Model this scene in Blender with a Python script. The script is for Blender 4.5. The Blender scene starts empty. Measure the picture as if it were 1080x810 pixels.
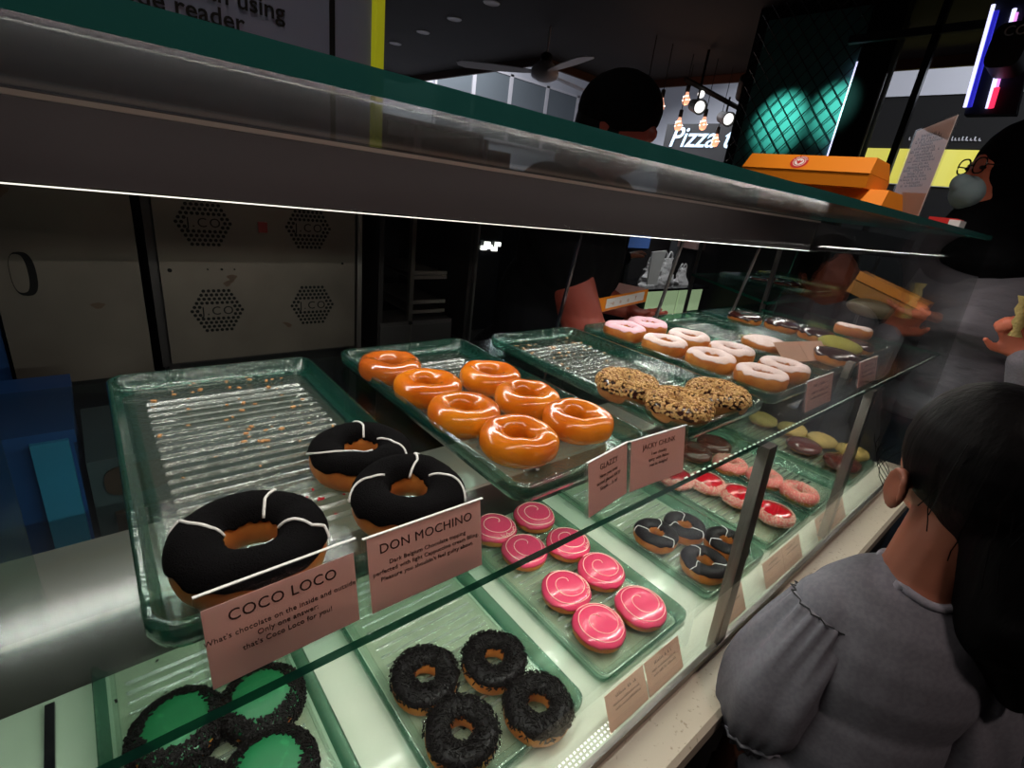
import bpy, math, random
from mathutils import Vector, Matrix, noise
from math import sin, cos, pi, radians as RD
random.seed(7)
sc = bpy.context.scene
col = sc.collection
S = 0.265            # metres per layout unit; the camera is the layout origin
H0 = 1.45            # camera height above the floor
def U(x, y, z): return Vector((x*S, y*S, z*S + H0))
FL = -H0/S           # floor in layout units

# ------------------------------------------------------------ camera
Rm = Matrix(((0.761707, -0.636665, 0.120249), (0.145482, 0.348913, 0.925794), (-0.631378, -0.687689, 0.358393)))
cam = bpy.data.cameras.new('camera'); camo = bpy.data.objects.new('camera', cam); col.objects.link(camo)
cam.sensor_width = 36; cam.lens = 525.36/1080*36; cam.clip_start = 0.01; cam.clip_end = 100
camo.matrix_world = Matrix.Translation(U(0, 0, 0)) @ Rm.transposed().to_4x4()
sc.camera = camo
# ------------------------------------------------------------ world, exposure
w = bpy.data.worlds.new('world'); sc.world = w; w.use_nodes = True
w.node_tree.nodes['Background'].inputs[0].default_value = (0.55, 0.5, 0.6, 1)
w.node_tree.nodes['Background'].inputs[1].default_value = 0.012
sc.view_settings.view_transform = 'Standard'; sc.view_settings.look = 'None'
sc.view_settings.exposure = 0.0; sc.view_settings.gamma = 1.0; sc.view_settings.use_curve_mapping = False
sc.cycles.transparent_max_bounces = 40; sc.cycles.max_bounces = 8; sc.cycles.use_denoising = True
sc.cycles.sample_clamp_indirect = 6
# ------------------------------------------------------------ lamps of the place, and added fill lights
def area(name, loc, size, sizey, power, color, rot=(0, 0, 0), spread=180):
    l = bpy.data.lights.new(name, 'AREA'); l.shape = 'RECTANGLE'; l.size = size; l.size_y = sizey
    l.energy = power; l.color = color; l.spread = RD(spread)
    o = bpy.data.objects.new(name, l); o.location = loc; o.rotation_euler = rot; col.objects.link(o); return o
area('header_led_lamp', U(3.2, 2.42, -0.175), 7.4*S, 0.012, 4.2, (1, .93, .88), (RD(-25), 0, 0))
area('front_led_lamp', U(3.2, 0.98, 0.108), 7.4*S, 0.012, 3.2, (1, .88, .80), (RD(12), 0, 0))
area('shelf_led_lamp', U(3.2, 0.95, -1.125), 7.6*S, 0.010, 5.8, (1, .99, .90), (RD(22), 0, 0))
area('back_led_lamp', U(3.2, 2.05, -1.13), 7.6*S, 0.010, 1.3, (1, 1, .88), (RD(-10), 0, 0))
area('customer_ceiling_lamp', U(1.5, -3.0, 4.9), 0.22, 0.22, 13, (1, .85, .75), (RD(-20), 0, 0))
area('aisle_ceiling_lamp', U(1.0, 4.4, 4.8), 0.3, 0.3, 1.6, (1, .86, .75))
area('mall_hall_lamp', U(26, 24, 9.8), 3.0, 3.0, 330, (.9, .92, 1), (RD(-20), RD(0), 0))
area('mall_front_lamp', U(17, 0, 9.8), 1.5, 1.5, 130, (.9, .92, 1), (0, RD(-25), 0))
def spot(name, loc, to, power, color, ang, blend=.6, r=.02):
    l = bpy.data.lights.new(name, 'SPOT'); l.energy = power; l.color = color; l.spot_size = RD(ang); l.spot_blend = blend
    l.shadow_soft_size = r
    o = bpy.data.objects.new(name, l); o.location = loc
    o.rotation_euler = (to-loc).to_track_quat('-Z', 'Y').to_euler(); col.objects.link(o)
spot('register_fill_spot', U(11.2, 5.6, 4.8), U(11.9, 7.5, -1.6), 75, (1, .97, .95), 34, .8)  # added spot, unseen, brightens the bags and the receipt
spot('teal_spot_lamp', U(11.8, 6.3, 3.6), U(14, 6.62, 2.44), 55, (.25, 1, .85), 34, 1)
spot('teal_spot_lamp', U(11.8, 5.2, 3.8), U(14, 5.42, 2.66), 45, (.25, 1, .85), 30, 1)
spot('box_fill_spot', U(4.2, .6, 4.8), U(6.1, 1.9, .4), 58, (1, .9, .8), 40, .9)  # no lamp known here; added to brighten the orange boxes
lo = area('hall_wall_fill', U(20, 30, 10.4), 3.0, .3, 90, (.95, .95, 1), (RD(50), 0, 0))  # unseen light put in to wash the far hall wall

# ------------------------------------------------------------ materials
MAT = {}
def nt(m): m.use_nodes = True; t = m.node_tree; return t, t.nodes, t.links
def mat(name, c, rough=.5, metal=0, noisy=None, bump=None, emit=None, coat=0, spec=.5, stretch=(1, 1, 1), sss=0, thr=None):
    """noisy=(scale, colour2, lo, hi)  bump=(scale, strength, distance)"""
    m = bpy.data.materials.new(name); t, n, l = nt(m); b = n['Principled BSDF']
    b.inputs['Base Color'].default_value = (*c, 1); b.inputs['Roughness'].default_value = rough
    b.inputs['Metallic'].default_value = metal; b.inputs['Coat Weight'].default_value = coat
    b.inputs['Coat Roughness'].default_value = .08
    b.inputs['Specular IOR Level'].default_value = spec
    if sss: b.inputs['Subsurface Weight'].default_value = sss; b.inputs['Subsurface Radius'].default_value = (.01, .004, .002); b.inputs['Subsurface Scale'].default_value = .4
    if noisy or bump:
        tc = n.new('ShaderNodeTexCoord'); mp = n.new('ShaderNodeMapping'); mp.inputs['Scale'].default_value = stretch
        l.new(tc.outputs['Object'], mp.inputs['Vector'])
    if noisy:
        x = n.new('ShaderNodeTexNoise'); x.inputs['Scale'].default_value = noisy[0]; x.inputs['Detail'].default_value = 6
        l.new(mp.outputs[0], x.inputs['Vector']); r = n.new('ShaderNodeValToRGB')
        r.color_ramp.elements[0].color = (*c, 1); r.color_ramp.elements[1].color = (*noisy[1], 1)
        r.color_ramp.elements[0].position = noisy[2]; r.color_ramp.elements[1].position = noisy[3]
        l.new(x.outputs['Fac'], r.inputs[0]); l.new(r.outputs[0], b.inputs['Base Color'])
    if bump:
        x = n.new('ShaderNodeTexNoise'); x.inputs['Scale'].default_value = bump[0]; x.inputs['Detail'].default_value = 4
        l.new(mp.outputs[0], x.inputs['Vector']); bb = n.new('ShaderNodeBump')
        bb.inputs['Strength'].default_value = bump[1]; bb.inputs['Distance'].default_value = bump[2]
        l.new(x.outputs['Fac'], bb.inputs['Height']); l.new(bb.outputs[0], b.inputs['Normal'])
    if emit: b.inputs['Emission Color'].default_value = (*emit[0], 1); b.inputs['Emission Strength'].default_value = emit[1]
    MAT[name] = m; return m
def glass(name, tint, rough=.02, ior=1.45, body=None, bodyfac=0, bump=None, boost=1.0):
    """sheet glass: see-through with a fresnel reflection, and a little body colour"""
    m = bpy.data.materials.new(name); t, n, l = nt(m); n.remove(n['Principled BSDF'])
    out = n['Material Output']; tr = n.new('ShaderNodeBsdfTransparent'); tr.inputs[0].default_value = (*tint, 1)
    gl = n.new('ShaderNodeBsdfGlossy'); gl.inputs['Roughness'].default_value = rough
    # Schlick reflectance from the unsigned angle, the same for both faces of a sheet
    f0 = ((ior-1)/(ior+1))**2; lw = n.new('ShaderNodeLayerWeight'); lw.inputs[0].default_value = .5
    pw = n.new('ShaderNodeMath'); pw.operation = 'POWER'; pw.inputs[1].default_value = 5; l.new(lw.outputs['Facing'], pw.inputs[0])
    fr = n.new('ShaderNodeMath'); fr.operation = 'MULTIPLY_ADD'; fr.inputs[1].default_value = 1-f0; fr.inputs[2].default_value = f0; l.new(pw.outputs[0], fr.inputs[0])
    mx = n.new('ShaderNodeMixShader'); src = tr
    if body:
        d = n.new('ShaderNodeBsdfDiffuse'); d.inputs[0].default_value = (*body, 1); m2 = n.new('ShaderNodeMixShader')
        m2.inputs[0].default_value = bodyfac; l.new(tr.outputs[0], m2.inputs[1]); l.new(d.outputs[0], m2.inputs[2]); src = m2
    mu = n.new('ShaderNodeMath'); mu.operation = 'MULTIPLY'; mu.inputs[1].default_value = boost; mu.use_clamp = True
    l.new(fr.outputs[0], mu.inputs[0]); l.new(mu.outputs[0], mx.inputs[0]); l.new(src.outputs[0], mx.inputs[1]); l.new(gl.outputs[0], mx.inputs[2])
    if bump:
        tc = n.new('ShaderNodeTexCoord'); x = n.new('ShaderNodeTexNoise'); x.inputs['Scale'].default_value = bump[0]; x.inputs['Detail'].default_value = 3
        l.new(tc.outputs['Object'], x.inputs['Vector']); bb = n.new('ShaderNodeBump'); bb.inputs['Strength'].default_value = bump[1]; bb.inputs['Distance'].default_value = bump[2]
        l.new(x.outputs['Fac'], bb.inputs['Height']); l.new(bb.outputs[0], gl.inputs['Normal']); l.new(bb.outputs[0], lw.inputs['Normal'])
    l.new(mx.outputs[0], out.inputs[0]); MAT[name] = m; return m
# glass
glass('shelf_glass', (.80, .88, .85), .15, boost=.75)
glass('pane_glass', (.94, .97, .96), .01, 1.35)
glass('top_glass', (.62, .64, .64), .09, 1.5, (.30, .27, .28), .10, boost=.6)
glass('edge_glass', (.10, .22, .17), .10, 1.5, (.015, .15, .10), .7)
glass('top_edge_glass', (.10, .22, .17), .15, 1.5, (.035, .22, .20), .9)
glass('tray_side_glass', (.42, .62, .52), .10, 1.5, (.010, .11, .08), .28, (140, .5, .002), 1.6)
glass('tray_rim_glass', (.82, .91, .86), .10, 1.5, (.06, .22, .16), .07, (140, .5, .002), 1.6)
glass('tray_bed_glass', (.92, .95, .91), .10, 1.5, (.35, .44, .36), .05, (240, .35, .002), 2.2)
glass('tray_rib_glass', (.55, .66, .60), .22, 1.5, (.50, .56, .50), .30, (300, .5, .002), 3.5)  # pale body colour stands in for the specular lines along the ribs
glass('acrylic', (.97, .97, .97), .02, 1.45)
# metals
mat('header_steel', (.034, .027, .030), .40, .6, (3, (.055, .040, .044), .3, .7), (30, .05, .002), stretch=(.15, 1, 1))
mat('bench_steel', (.40, .30, .265), .60, .45, (14, (.36, .30, .29), .3, .7), stretch=(.2, 1, 1))
mat('bench_face', (.045, .035, .035), .4, .6)
mat('oven_steel', (.19, .16, .135), .45, .7, (3.0, (.10, .085, .072), .35, .75), (9, .15, .004))
mat('oven_stain', (.09, .05, .03), .6)
mat('post_steel', (.30, .27, .25), .3, .9)
mat('dark_steel', (.05, .045, .045), .4, .7)
mat('mullion_steel', (.18, .17, .17), .35, .8)
mat('tray_metal', (.32, .28, .26), .35, .9)
mat('black', (.006, .006, .007), .6)
mat('black_gloss', (.006, .006, .008), .18)
mat('hole_black', (.002, .002, .002), .9)
mat('red_switch', (.22, .01, .012), .35)
mat('blue_plastic', (.008, .06, .22), .45)
mat('cyan_plastic', (.03, .22, .40), .4)
mat('grey_plastic', (.05, .07, .08), .5)
mat('brown_box', (.05, .025, .015), .6)
# structure
mat('floor_tile', (.035, .03, .03), .35, noisy=(2, (.05, .043, .04), .4, .6))
mat('back_wall', (.012, .010, .012), .7)
mat('ceiling_brown', (.010, .004, .003), .8, noisy=(1.5, (.007, .003, .002), .4, .6))
mat('fascia_brown', (.085, .032, .018), .6, noisy=(1.5, (.06, .022, .014), .4, .6))
mat('hall_wall', (.55, .57, .62), .7)
mat('hall_ceiling', (.50, .50, .54), .7)
mat('window_pane', (.16, .19, .21), .25)
mat('window_frame', (.62, .62, .66), .5)
mat('case_base', (.56, .59, .49), .10, noisy=(9, (.50, .54, .44), .4, .65), coat=.3)
mat('case_wall', (.60, .66, .56), .3)
mat('stone', (.62, .51, .41), .35, noisy=(150, (.42, .31, .22), .62, .70))
mat('counter_front', (.012, .010, .012), .4)
mat('green_panel', (.52, .66, .42), .4, emit=((.52, .68, .38), .42))
mat('yellow_panel', (.55, .50, .06), .4, emit=((.70, .62, .08), .42), noisy=(3, (.62, .60, .15), .4, .6), stretch=(1, 1, .05))
# lamps
mat('led_white', (1, 1, 1), .5, emit=((1, .90, .80), 1.3))
mat('led_dot', (1, 1, 1), .5, emit=((1, .97, .9), 1.6))  # glow of the painted LED reflections on the case floor
mat('downlight', (1, 1, 1), .5, emit=((1, .95, .9), 2.2))
mat('spot_lens', (1, 1, 1), .5, emit=((1, .97, .92), 1.6))
mat('bulb_glow', (1, .5, .3), .5, emit=((1, .42, .26), 1.1))
mat('bulb_core', (1, .8, .6), .5, emit=((1, .85, .7), 4))
mat('neon_white', (1, 1, 1), .5, emit=((.65, .65, 1), 1.5))
mat('neon_blue', (.1, .1, 1), .5, emit=((.02, .02, .5), .8))
mat('neon_red', (1, .05, .1), .5, emit=((1, .03, .1), 1.4))
mat('neon_pink', (1, .3, .7), .5, emit=((.85, .3, .9), 1.2))
mat('sign_white', (.8, .9, 1), .5, emit=((.30, .62, .95), .6))
mat('screen_blue', (.05, .1, .3), .3, emit=((.05, .10, .28), .4))
# wares
mat('dough', (.40, .115, .022), .5, noisy=(28, (.56, .215, .045), .40, .66), sss=.12, spec=.3)
mat('dough_dark', (.36, .12, .035), .5, noisy=(28, (.50, .21, .06), .40, .66))
mat('glazed', (.56, .105, .005), .20, noisy=(20, (.72, .21, .010), .38, .68), coat=.45, spec=.35, bump=(60, .06, .002))
mat('glazed_dark', (.42, .08, .008), .22, noisy=(20, (.58, .15, .015), .38, .68), coat=1.0)
mat('crumb_black', (.0035, .003, .0035), .9, bump=(900, 1, .0018), spec=.06)
mat('choc_black', (.006, .004, .005), .5, spec=.2, bump=(200, .2, .001))
mat('choc_brown', (.030, .008, .006), .2, coat=.8, bump=(60, .3, .002))
mat('choc_red', (.10, .022, .016), .2, coat=.8, bump=(60, .3, .002))
mat('sprinkle_black', (.005, .0035, .0035), .6, spec=.15)
mat('white_icing', (.80, .78, .76), .4)
mat('pink_icing', (.70, .05, .13), .25, coat=.5, bump=(40, .08, .002))
mat('pink_line', (.95, .50, .45), .35)
mat('green_icing', (.010, .13, .045), .4, noisy=(60, (.02, .20, .07), .6, .7))
mat('jam_red', (.50, .005, .015), .08, coat=1, bump=(90, .5, .003))
mat('coconut', (.75, .48, .38), .7)
mat('coconut_pink', (.72, .18, .16), .6)
mat('nut', (.60, .36, .13), .55)
mat('nut_dark', (.35, .16, .05), .55)
mat('sugar', (.80, .64, .62), .8, noisy=(40, (.72, .52, .46), .45, .75), bump=(700, .5, .001))
mat('sugar_pink', (.82, .50, .58), .8, noisy=(40, (.78, .42, .48), .45, .75), bump=(700, .5, .001))
mat('pistachio', (.30, .27, .03), .8, bump=(900, 1, .002))
mat('gold_crumb', (.46, .30, .08), .7, bump=(300, 1, .004))
mat('crumb_tan', (.45, .20, .07), .8)
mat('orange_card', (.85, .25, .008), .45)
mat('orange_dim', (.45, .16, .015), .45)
mat('box_pink', (.80, .50, .48), .6)
mat('paper_pink', (.80, .47, .43), .55)
mat('paper_peach', (.66, .42, .31), .55)
mat('paper_white', (.75, .73, .74), .6)
mat('paper_grey', (.70, .60, .58), .5)
mat('board_white', (.34, .38, .56), .5)
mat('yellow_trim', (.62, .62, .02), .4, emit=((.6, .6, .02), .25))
mat('ink', (.05, .015, .012), .6)
mat('ink_black', (.008, .008, .01), .6)
mat('logo_red', (.60, .02, .02), .5)
mat('logo_white', (.85, .8, .78), .5)
mat('foil', (.20, .13, .08), .35, .2, bump=(60, .8, .006))
def paper(name, c, c2):
    m = bpy.data.materials.new(name); t, n, l = nt(m); n.remove(n['Principled BSDF']); d = n.new('ShaderNodeBsdfDiffuse'); q = n.new('ShaderNodeBsdfTranslucent'); x = n.new('ShaderNodeMixShader')
    d.inputs[0].default_value = (*c, 1); q.inputs[0].default_value = (*c2, 1); x.inputs[0].default_value = .5
    l.new(d.outputs[0], x.inputs[1]); l.new(q.outputs[0], x.inputs[2]); l.new(x.outputs[0], n['Material Output'].inputs[0]); MAT[name] = m
paper('paper_pink', (.88, .60, .57), (1, .68, .60)); paper('paper_peach', (.78, .52, .40), (.7, .42, .3))
# people
mat('skin', (.30, .10, .06), .5, sss=.1, noisy=(9, (.34, .12, .075), .3, .7))
mat('skin_warm', (.62, .17, .10), .5, sss=.1)
mat('skin_red', (.26, .045, .03), .5)
mat('hair', (.003, .0025, .003), .55, spec=.10, bump=(120, .4, .003), stretch=(1, 1, .1))
mat('shirt_grey', (.17, .16, .19), .85, noisy=(160, (.145, .135, .165), .4, .6), bump=(500, .25, .0006))
mat('shirt_light', (.27, .25, .30), .85, noisy=(160, (.23, .215, .26), .4, .6), bump=(500, .25, .0006))
mat('blouse_grey', (.13, .12, .145), .8, bump=(14, .5, .012), stretch=(1, 1, 3))
mat('cloth_black', (.003, .003, .004), .9, spec=.08)
mat('cloth_navy', (.006, .010, .022), .8)
mat('mask_blue', (.28, .38, .42), .7)
mat('eye', (.02, .015, .015), .2)
mat('snack', (.45, .34, .12), .7, bump=(120, 1, .004))
mat('bag_white', (.65, .63, .66), .5, bump=(30, 1, .02))
mat('mesh_black', (.006, .008, .008), .5)
mat('teal_wall', (.10, .26, .24), .6)

# ------------------------------------------------------------ mesh helpers
class MB:
    def __init__(s): s.v = []; s.f = []; s.m = []
    def add(s, vs, fs, mi=0):
        b = len(s.v); s.v += [Vector(v) for v in vs]; s.f += [tuple(i+b for i in f) for f in fs]; s.m += [mi]*len(fs); return s
    def box(s, a, b, mi=0, M=None):
        x0, y0, z0 = a; x1, y1, z1 = b
        vs = [Vector(p) for p in ((x0,y0,z0),(x1,y0,z0),(x1,y1,z0),(x0,y1,z0),(x0,y0,z1),(x1,y0,z1),(x1,y1,z1),(x0,y1,z1))]
        if M: vs = [M @ v for v in vs]
        return s.add(vs, [(0,3,2,1),(4,5,6,7),(0,1,5,4),(1,2,6,5),(2,3,7,6),(3,0,4,7)], mi)
    def ubox(s, a, b, mi=0): return s.box(U(*a), U(*b), mi)
    def hexa(s, p, mi=0):    # eight points, bottom four then top four
        return s.add(p, [(0,3,2,1),(4,5,6,7),(0,1,5,4),(1,2,6,5),(2,3,7,6),(3,0,4,7)], mi)
    def rings(s, rs, closed=True, cap=True, mi=0):
        n = len(rs[0]); b = len(s.v)
        for r in rs: s.v += [Vector(p) for p in r]
        k = 0
        for i in range(len(rs)-1):
            for j in range(n if closed else n-1):
                s.f.append((b+i*n+j, b+i*n+(j+1) % n, b+(i+1)*n+(j+1) % n, b+(i+1)*n+j)); k += 1
        if cap: s.f.append(tuple(b+j for j in reversed(range(n)))); s.f.append(tuple(b+(len(rs)-1)*n+j for j in range(n))); k += 2
        s.m += [mi]*k; return s
    def tube(s, pts, r, n=6, mi=0):
        pts = [Vector(p) for p in pts]; rs = []
        up = Vector((0, 0, 1)); rr = r if isinstance(r, (list, tuple)) else [r]*len(pts)
        for i, p in enumerate(pts):
            d = (pts[min(i+1, len(pts)-1)]-pts[max(i-1, 0)])
            if d.length < 1e-9: d = Vector((0, 0, 1))
            d.normalize()
            a = d.cross(up)
            if a.length < .1: a = d.cross(Vector((1, 0, 0)))
            a.normalize(); c = a.cross(d)
            rs.append([p+a*cos(2*pi*k/n)*rr[i]+c*sin(2*pi*k/n)*rr[i] for k in range(n)])
        return s.rings(rs, True, True, mi)
    def lathe(s, prof, c=(0, 0, 0), n=24, mi=0, M=None):
        c = Vector(c); rs = []
        for r, z in prof:
            ring = [Vector((max(r, 1e-5)*cos(2*pi*k/n), max(r, 1e-5)*sin(2*pi*k/n), z)) for k in range(n)]
            if M: ring = [M @ q for q in ring]
            rs.append([q+c for q in ring])
        return s.rings(rs, True, True, mi)
    def ell(s, c, r, M=None, n=20, mi=0):
        rs = []; c = Vector(c)
        for i in range(n//2+1):
            a = -pi/2+pi*i/(n//2); q = max(cos(a), .004)
            ring = [Vector((r[0]*q*cos(2*pi*k/n), r[1]*q*sin(2*pi*k/n), r[2]*sin(a))) for k in range(n)]
            rs.append([(M @ v if M else v)+c for v in ring])
        return s.rings(rs, True, True, mi)
    def cap(s, p0, p1, r0, r1, n=14, mi=0):     # tapered capsule
        p0 = Vector(p0); p1 = Vector(p1); d = (p1-p0).normalized()
        a = d.orthogonal().normalized(); c = d.cross(a); rs = []
        for i in range(5):
            t = -pi/2+pi/2*i/4; q = max(cos(t), .02)*r0
            rs.append([p0+d*sin(t)*r0+a*cos(2*pi*k/n)*q+c*sin(2*pi*k/n)*q for k in range(n)])
        for i in range(5):
            t = pi/2*i/4; q = max(cos(t), .02)*r1
            rs.append([p1+d*sin(t)*r1+a*cos(2*pi*k/n)*q+c*sin(2*pi*k/n)*q for k in range(n)])
        return s.rings(rs, True, True, mi)
def tag(o, label=None, cat=None, group=None, kind=None):
    if label: o['label'] = label
    if cat: o['category'] = cat
    if group: o['group'] = group
    if kind: o['kind'] = kind
    return o
def wloc(o):
    v = Vector((0, 0, 0))
    while o: v += o.location; o = o.parent
    return v
def obj(name, mb, mats, parent=None, world=False, smooth=None, origin=None):
    """one mesh object; world=True: the builder holds world coordinates"""
    me = bpy.data.meshes.new(name); vs = mb.v
    off = Vector((0, 0, 0))
    if world:
        if parent: off = wloc(parent)
        elif vs:
            off = Vector(((min(v.x for v in vs)+max(v.x for v in vs))/2, (min(v.y for v in vs)+max(v.y for v in vs))/2, min(v.z for v in vs)))
        vs = [v-off for v in vs]
    me.from_pydata([tuple(v) for v in vs], [], mb.f)
    for m in (mats if isinstance(mats, (list, tuple)) else [mats]): me.materials.append(MAT[m])
    me.polygons.foreach_set('material_index', mb.m)
    if smooth is not None:
        me.polygons.foreach_set('use_smooth', [True]*len(me.polygons)); me.update()
        if smooth < 180: me.set_sharp_from_angle(angle=RD(smooth))
    me.update()
    o = bpy.data.objects.new(name, me); col.objects.link(o)
    if parent: o.parent = parent
    elif world: o.location = off
    return o
def thing(name, loc, label, cat, group=None, rz=0):
    o = bpy.data.objects.new(name, None); o.empty_display_size = .02; col.objects.link(o)
    o.location = loc; o.rotation_euler = (0, 0, rz); tag(o, label, cat, group); return o
def struct(name, mb, mats, parent=None, smooth=None):
    o = obj(name, mb, mats, parent, True, smooth)
    if not parent: o['kind'] = 'structure'
    return o
def copy_tree(o, parent=None):
    c = o.copy(); col.objects.link(c)
    if parent: c.parent = parent
    for ch in list(o.children): copy_tree(ch, c)
    return c
def fused(name, mb, m, parent=None, voxel=.006, smooth=4, world=True, dec=None):
    """fuses overlapping closed shapes into one continuous surface"""
    o = obj(name, mb, m, parent, world)
    r = o.modifiers.new('r', 'REMESH'); r.mode = 'VOXEL'; r.voxel_size = voxel
    q = o.modifiers.new('s', 'SMOOTH'); q.iterations = smooth; q.factor = .6
    dg = bpy.context.evaluated_depsgraph_get()
    me = bpy.data.meshes.new_from_object(o.evaluated_get(dg)); o.modifiers.clear(); old = o.data; o.data = me
    bpy.data.meshes.remove(old); me.name = name
    me.polygons.foreach_set('use_smooth', [True]*len(me.polygons))
    if not me.materials: me.materials.append(MAT[m])
    return o
def text(name, body, size, m, M, parent=None, align='CENTER', shear=0, ext=.0002, spacing=1, world=True, bold=0):
    """lettering as a mesh; M places the text plane (x along the line, y up the letters) in the world"""
    cu = bpy.data.curves.new(name, 'FONT'); cu.body = body; cu.size = size; cu.align_x = align; cu.align_y = 'CENTER'
    cu.shear = shear; cu.extrude = ext; cu.space_character = spacing; cu.resolution_u = 3; cu.offset = bold
    t = bpy.data.objects.new('tmp', cu); col.objects.link(t)
    dg = bpy.context.evaluated_depsgraph_get(); me = bpy.data.meshes.new_from_object(t.evaluated_get(dg))
    bpy.data.objects.remove(t); me.name = name
    me.transform(M)
    if parent and world: me.transform(Matrix.Translation(-wloc(parent)))
    me.materials.clear(); me.materials.append(MAT[m])
    o = bpy.data.objects.new(name, me); col.objects.link(o); o.parent = parent; return o
def squiggles(name, n, w, h, m, M, parent, seed=0):
    """a line of print too small to read: a row of little uneven marks"""
    r = random.Random(seed); mb = MB(); x = -w/2
    while x < w/2:
        a = h*r.uniform(.35, .6); t = h*r.uniform(.5, 1)
        if r.random() > .16: mb.box((x, -h/2, 0), (x+a*.45, -h/2+t, .0002), 0, M).box((x, -h/2, 0), (x+a, -h/2+h*.2, .0002), 0, M)
        x += a*1.5
    obj(name, mb, m, parent, True)
def frame(o, x, y):
    """matrix with origin o, x axis x, y axis y"""
    x = Vector(x).normalized(); y = Vector(y); z = x.cross(y).normalized(); y = z.cross(x)
    m = Matrix((x, y, z)).transposed().to_4x4(); m.translation = Vector(o); return m

# ============================================================ STRUCTURE
struct('floor', MB().ubox((-12, -12, FL-.3), (44, 44, FL)), 'floor_tile')
struct('wall_back', MB().ubox((-12, 8.6, FL), (2.9, 8.9, 5)).ubox((2.9, 8.6, FL), (13.5, 8.9, .42)), 'back_wall')
struct('wall_left', MB().ubox((-6.4, -12, FL), (-6, 8.6, 5)), 'back_wall')
mb = MB()   # dropped brown ceiling, L-shaped in plan
mb.ubox((-12, -12, 5), (15, 28, 5.6)); mb.ubox((15, -12, 5), (19.5, 17.0, 5.6))
struct('ceiling', mb, 'ceiling_brown')
mb = MB(); mb.ubox((15, 17.0, 4.72), (15.12, 28, 5.6)); mb.ubox((15, 17, 4.72), (19.6, 17.12, 5.6)); mb.ubox((19.5, -12, 4.72), (19.62, 17, 5.6)); mb.ubox((-12, 28, 4.72), (15.12, 28.12, 5.6))
struct('trim_1', mb, 'fascia_brown')
struct('ceiling_hall', MB().ubox((-12, -12, 11.5), (44, 44, 12)), 'hall_ceiling')
struct('wall_hall', MB().ubox((-12, 36, FL), (44, 36.4, 11.5)), 'hall_wall')
struct('wall_right', MB().ubox((40, -12, FL), (40.4, 36, 11.5)), 'hall_wall')
# clerestory windows in the hall wall
def window(i, x0, x1, z0, z1):
    t = bpy.data.objects.new('window_%d' % i, None); col.objects.link(t); t.location = U((x0+x1)/2, 35.9, z0); t['kind'] = 'structure'
    f = MB(); w_ = .16
    f.ubox((x0, 35.75, z0), (x0+w_, 36, z1)); f.ubox((x1-w_, 35.75, z0), (x1, 36, z1))
    f.ubox((x0, 35.75, z1-w_), (x1, 36, z1)); f.ubox((x0, 35.75, z0), (x1, 36, z0+w_))
    obj('window_frame', f, 'window_frame', t, True)
    obj('pane', MB().ubox((x0+w_, 35.85, z0+w_), (x1-w_, 35.95, z1-w_)), 'window_pane', t, True)
xs = [21.6, 25.0, 28.6, 32.6, 36.4, 39.6]
for i in range(5): window(i+1, xs[i], xs[i+1], 3.6, 8.6)
# the wide shop front across the mall, seen to the right (its front is a plane of constant x)
X = 26
struct('wall_shopfront', MB().ubox((X, -12, FL), (X+1, 11.5, 2.15)).ubox((X, -12, 3.5), (X+1, 11.5, 5.35)), 'hole_black')
struct('trim_2', MB().ubox((X-.05, -12, 5.35), (X+1, 11.5, 7.4)), 'hall_wall')

# ============================================================ DISPLAY CASE
# glass tiers, steel header, posts, lit base and stone ledge
XL, XR = -2.2, 7.0
CASE = 'bakery display case'
case = thing('display_case', U(3, 1.8, FL), 'long glass display case with two tiers of donuts and a stone front ledge', 'display case')
obj('counter_base', MB().ubox((XL, .62, FL), (XR, 2.55, -2.62)), 'counter_front', case, True)
# stone ledge, a slab with a chamfered nose
mb = MB()
pr_ = [(.74, -2.42), (.52, -2.42), (.495, -2.445), (.495, -2.56), (.515, -2.60), (.74, -2.60)]
mb.rings([[U(x, y, z) for y, z in pr_] for x in (XL, XR)], True, True)
obj('stone_ledge', mb, 'stone', case, True)
obj('display_floor', MB().ubox((XL, .74, -2.62), (XR, 2.5, -2.50)), 'case_base', case, True)
mb = MB().ubox((XL, .715, -2.50), (XR, .745, -2.36)); obj('base_rail', mb, 'post_steel', case, True)
# front glass, leaning back slightly, in panes with gaps at the posts
def sheet(x0, x1, y0, z0, y1, z1, t=.022, mi=0, mb=None):
    mb = mb or MB()
    P = [U(x0, y0, z0), U(x1, y0, z0), U(x1, y0+t, z0), U(x0, y0+t, z0), U(x0, y1, z1), U(x1, y1, z1), U(x1, y1+t, z1), U(x0, y1+t, z1)]
    b = len(mb.v); mb.v += P
    for f, e in (((0,3,2,1),1),((4,5,6,7),1),((0,1,5,4),0),((2,3,7,6),0),((1,2,6,5),0),((3,0,4,7),0)):
        mb.f.append(tuple(i+b for i in f)); mb.m.append(e)
    return mb
gy = lambda z: .73+(z+2.4)*.0555
obj('front_pane', sheet(XL, XR, gy(-2.42), -2.42, gy(.11), .11), ['pane_glass', 'edge_glass'], case, True)
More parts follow.
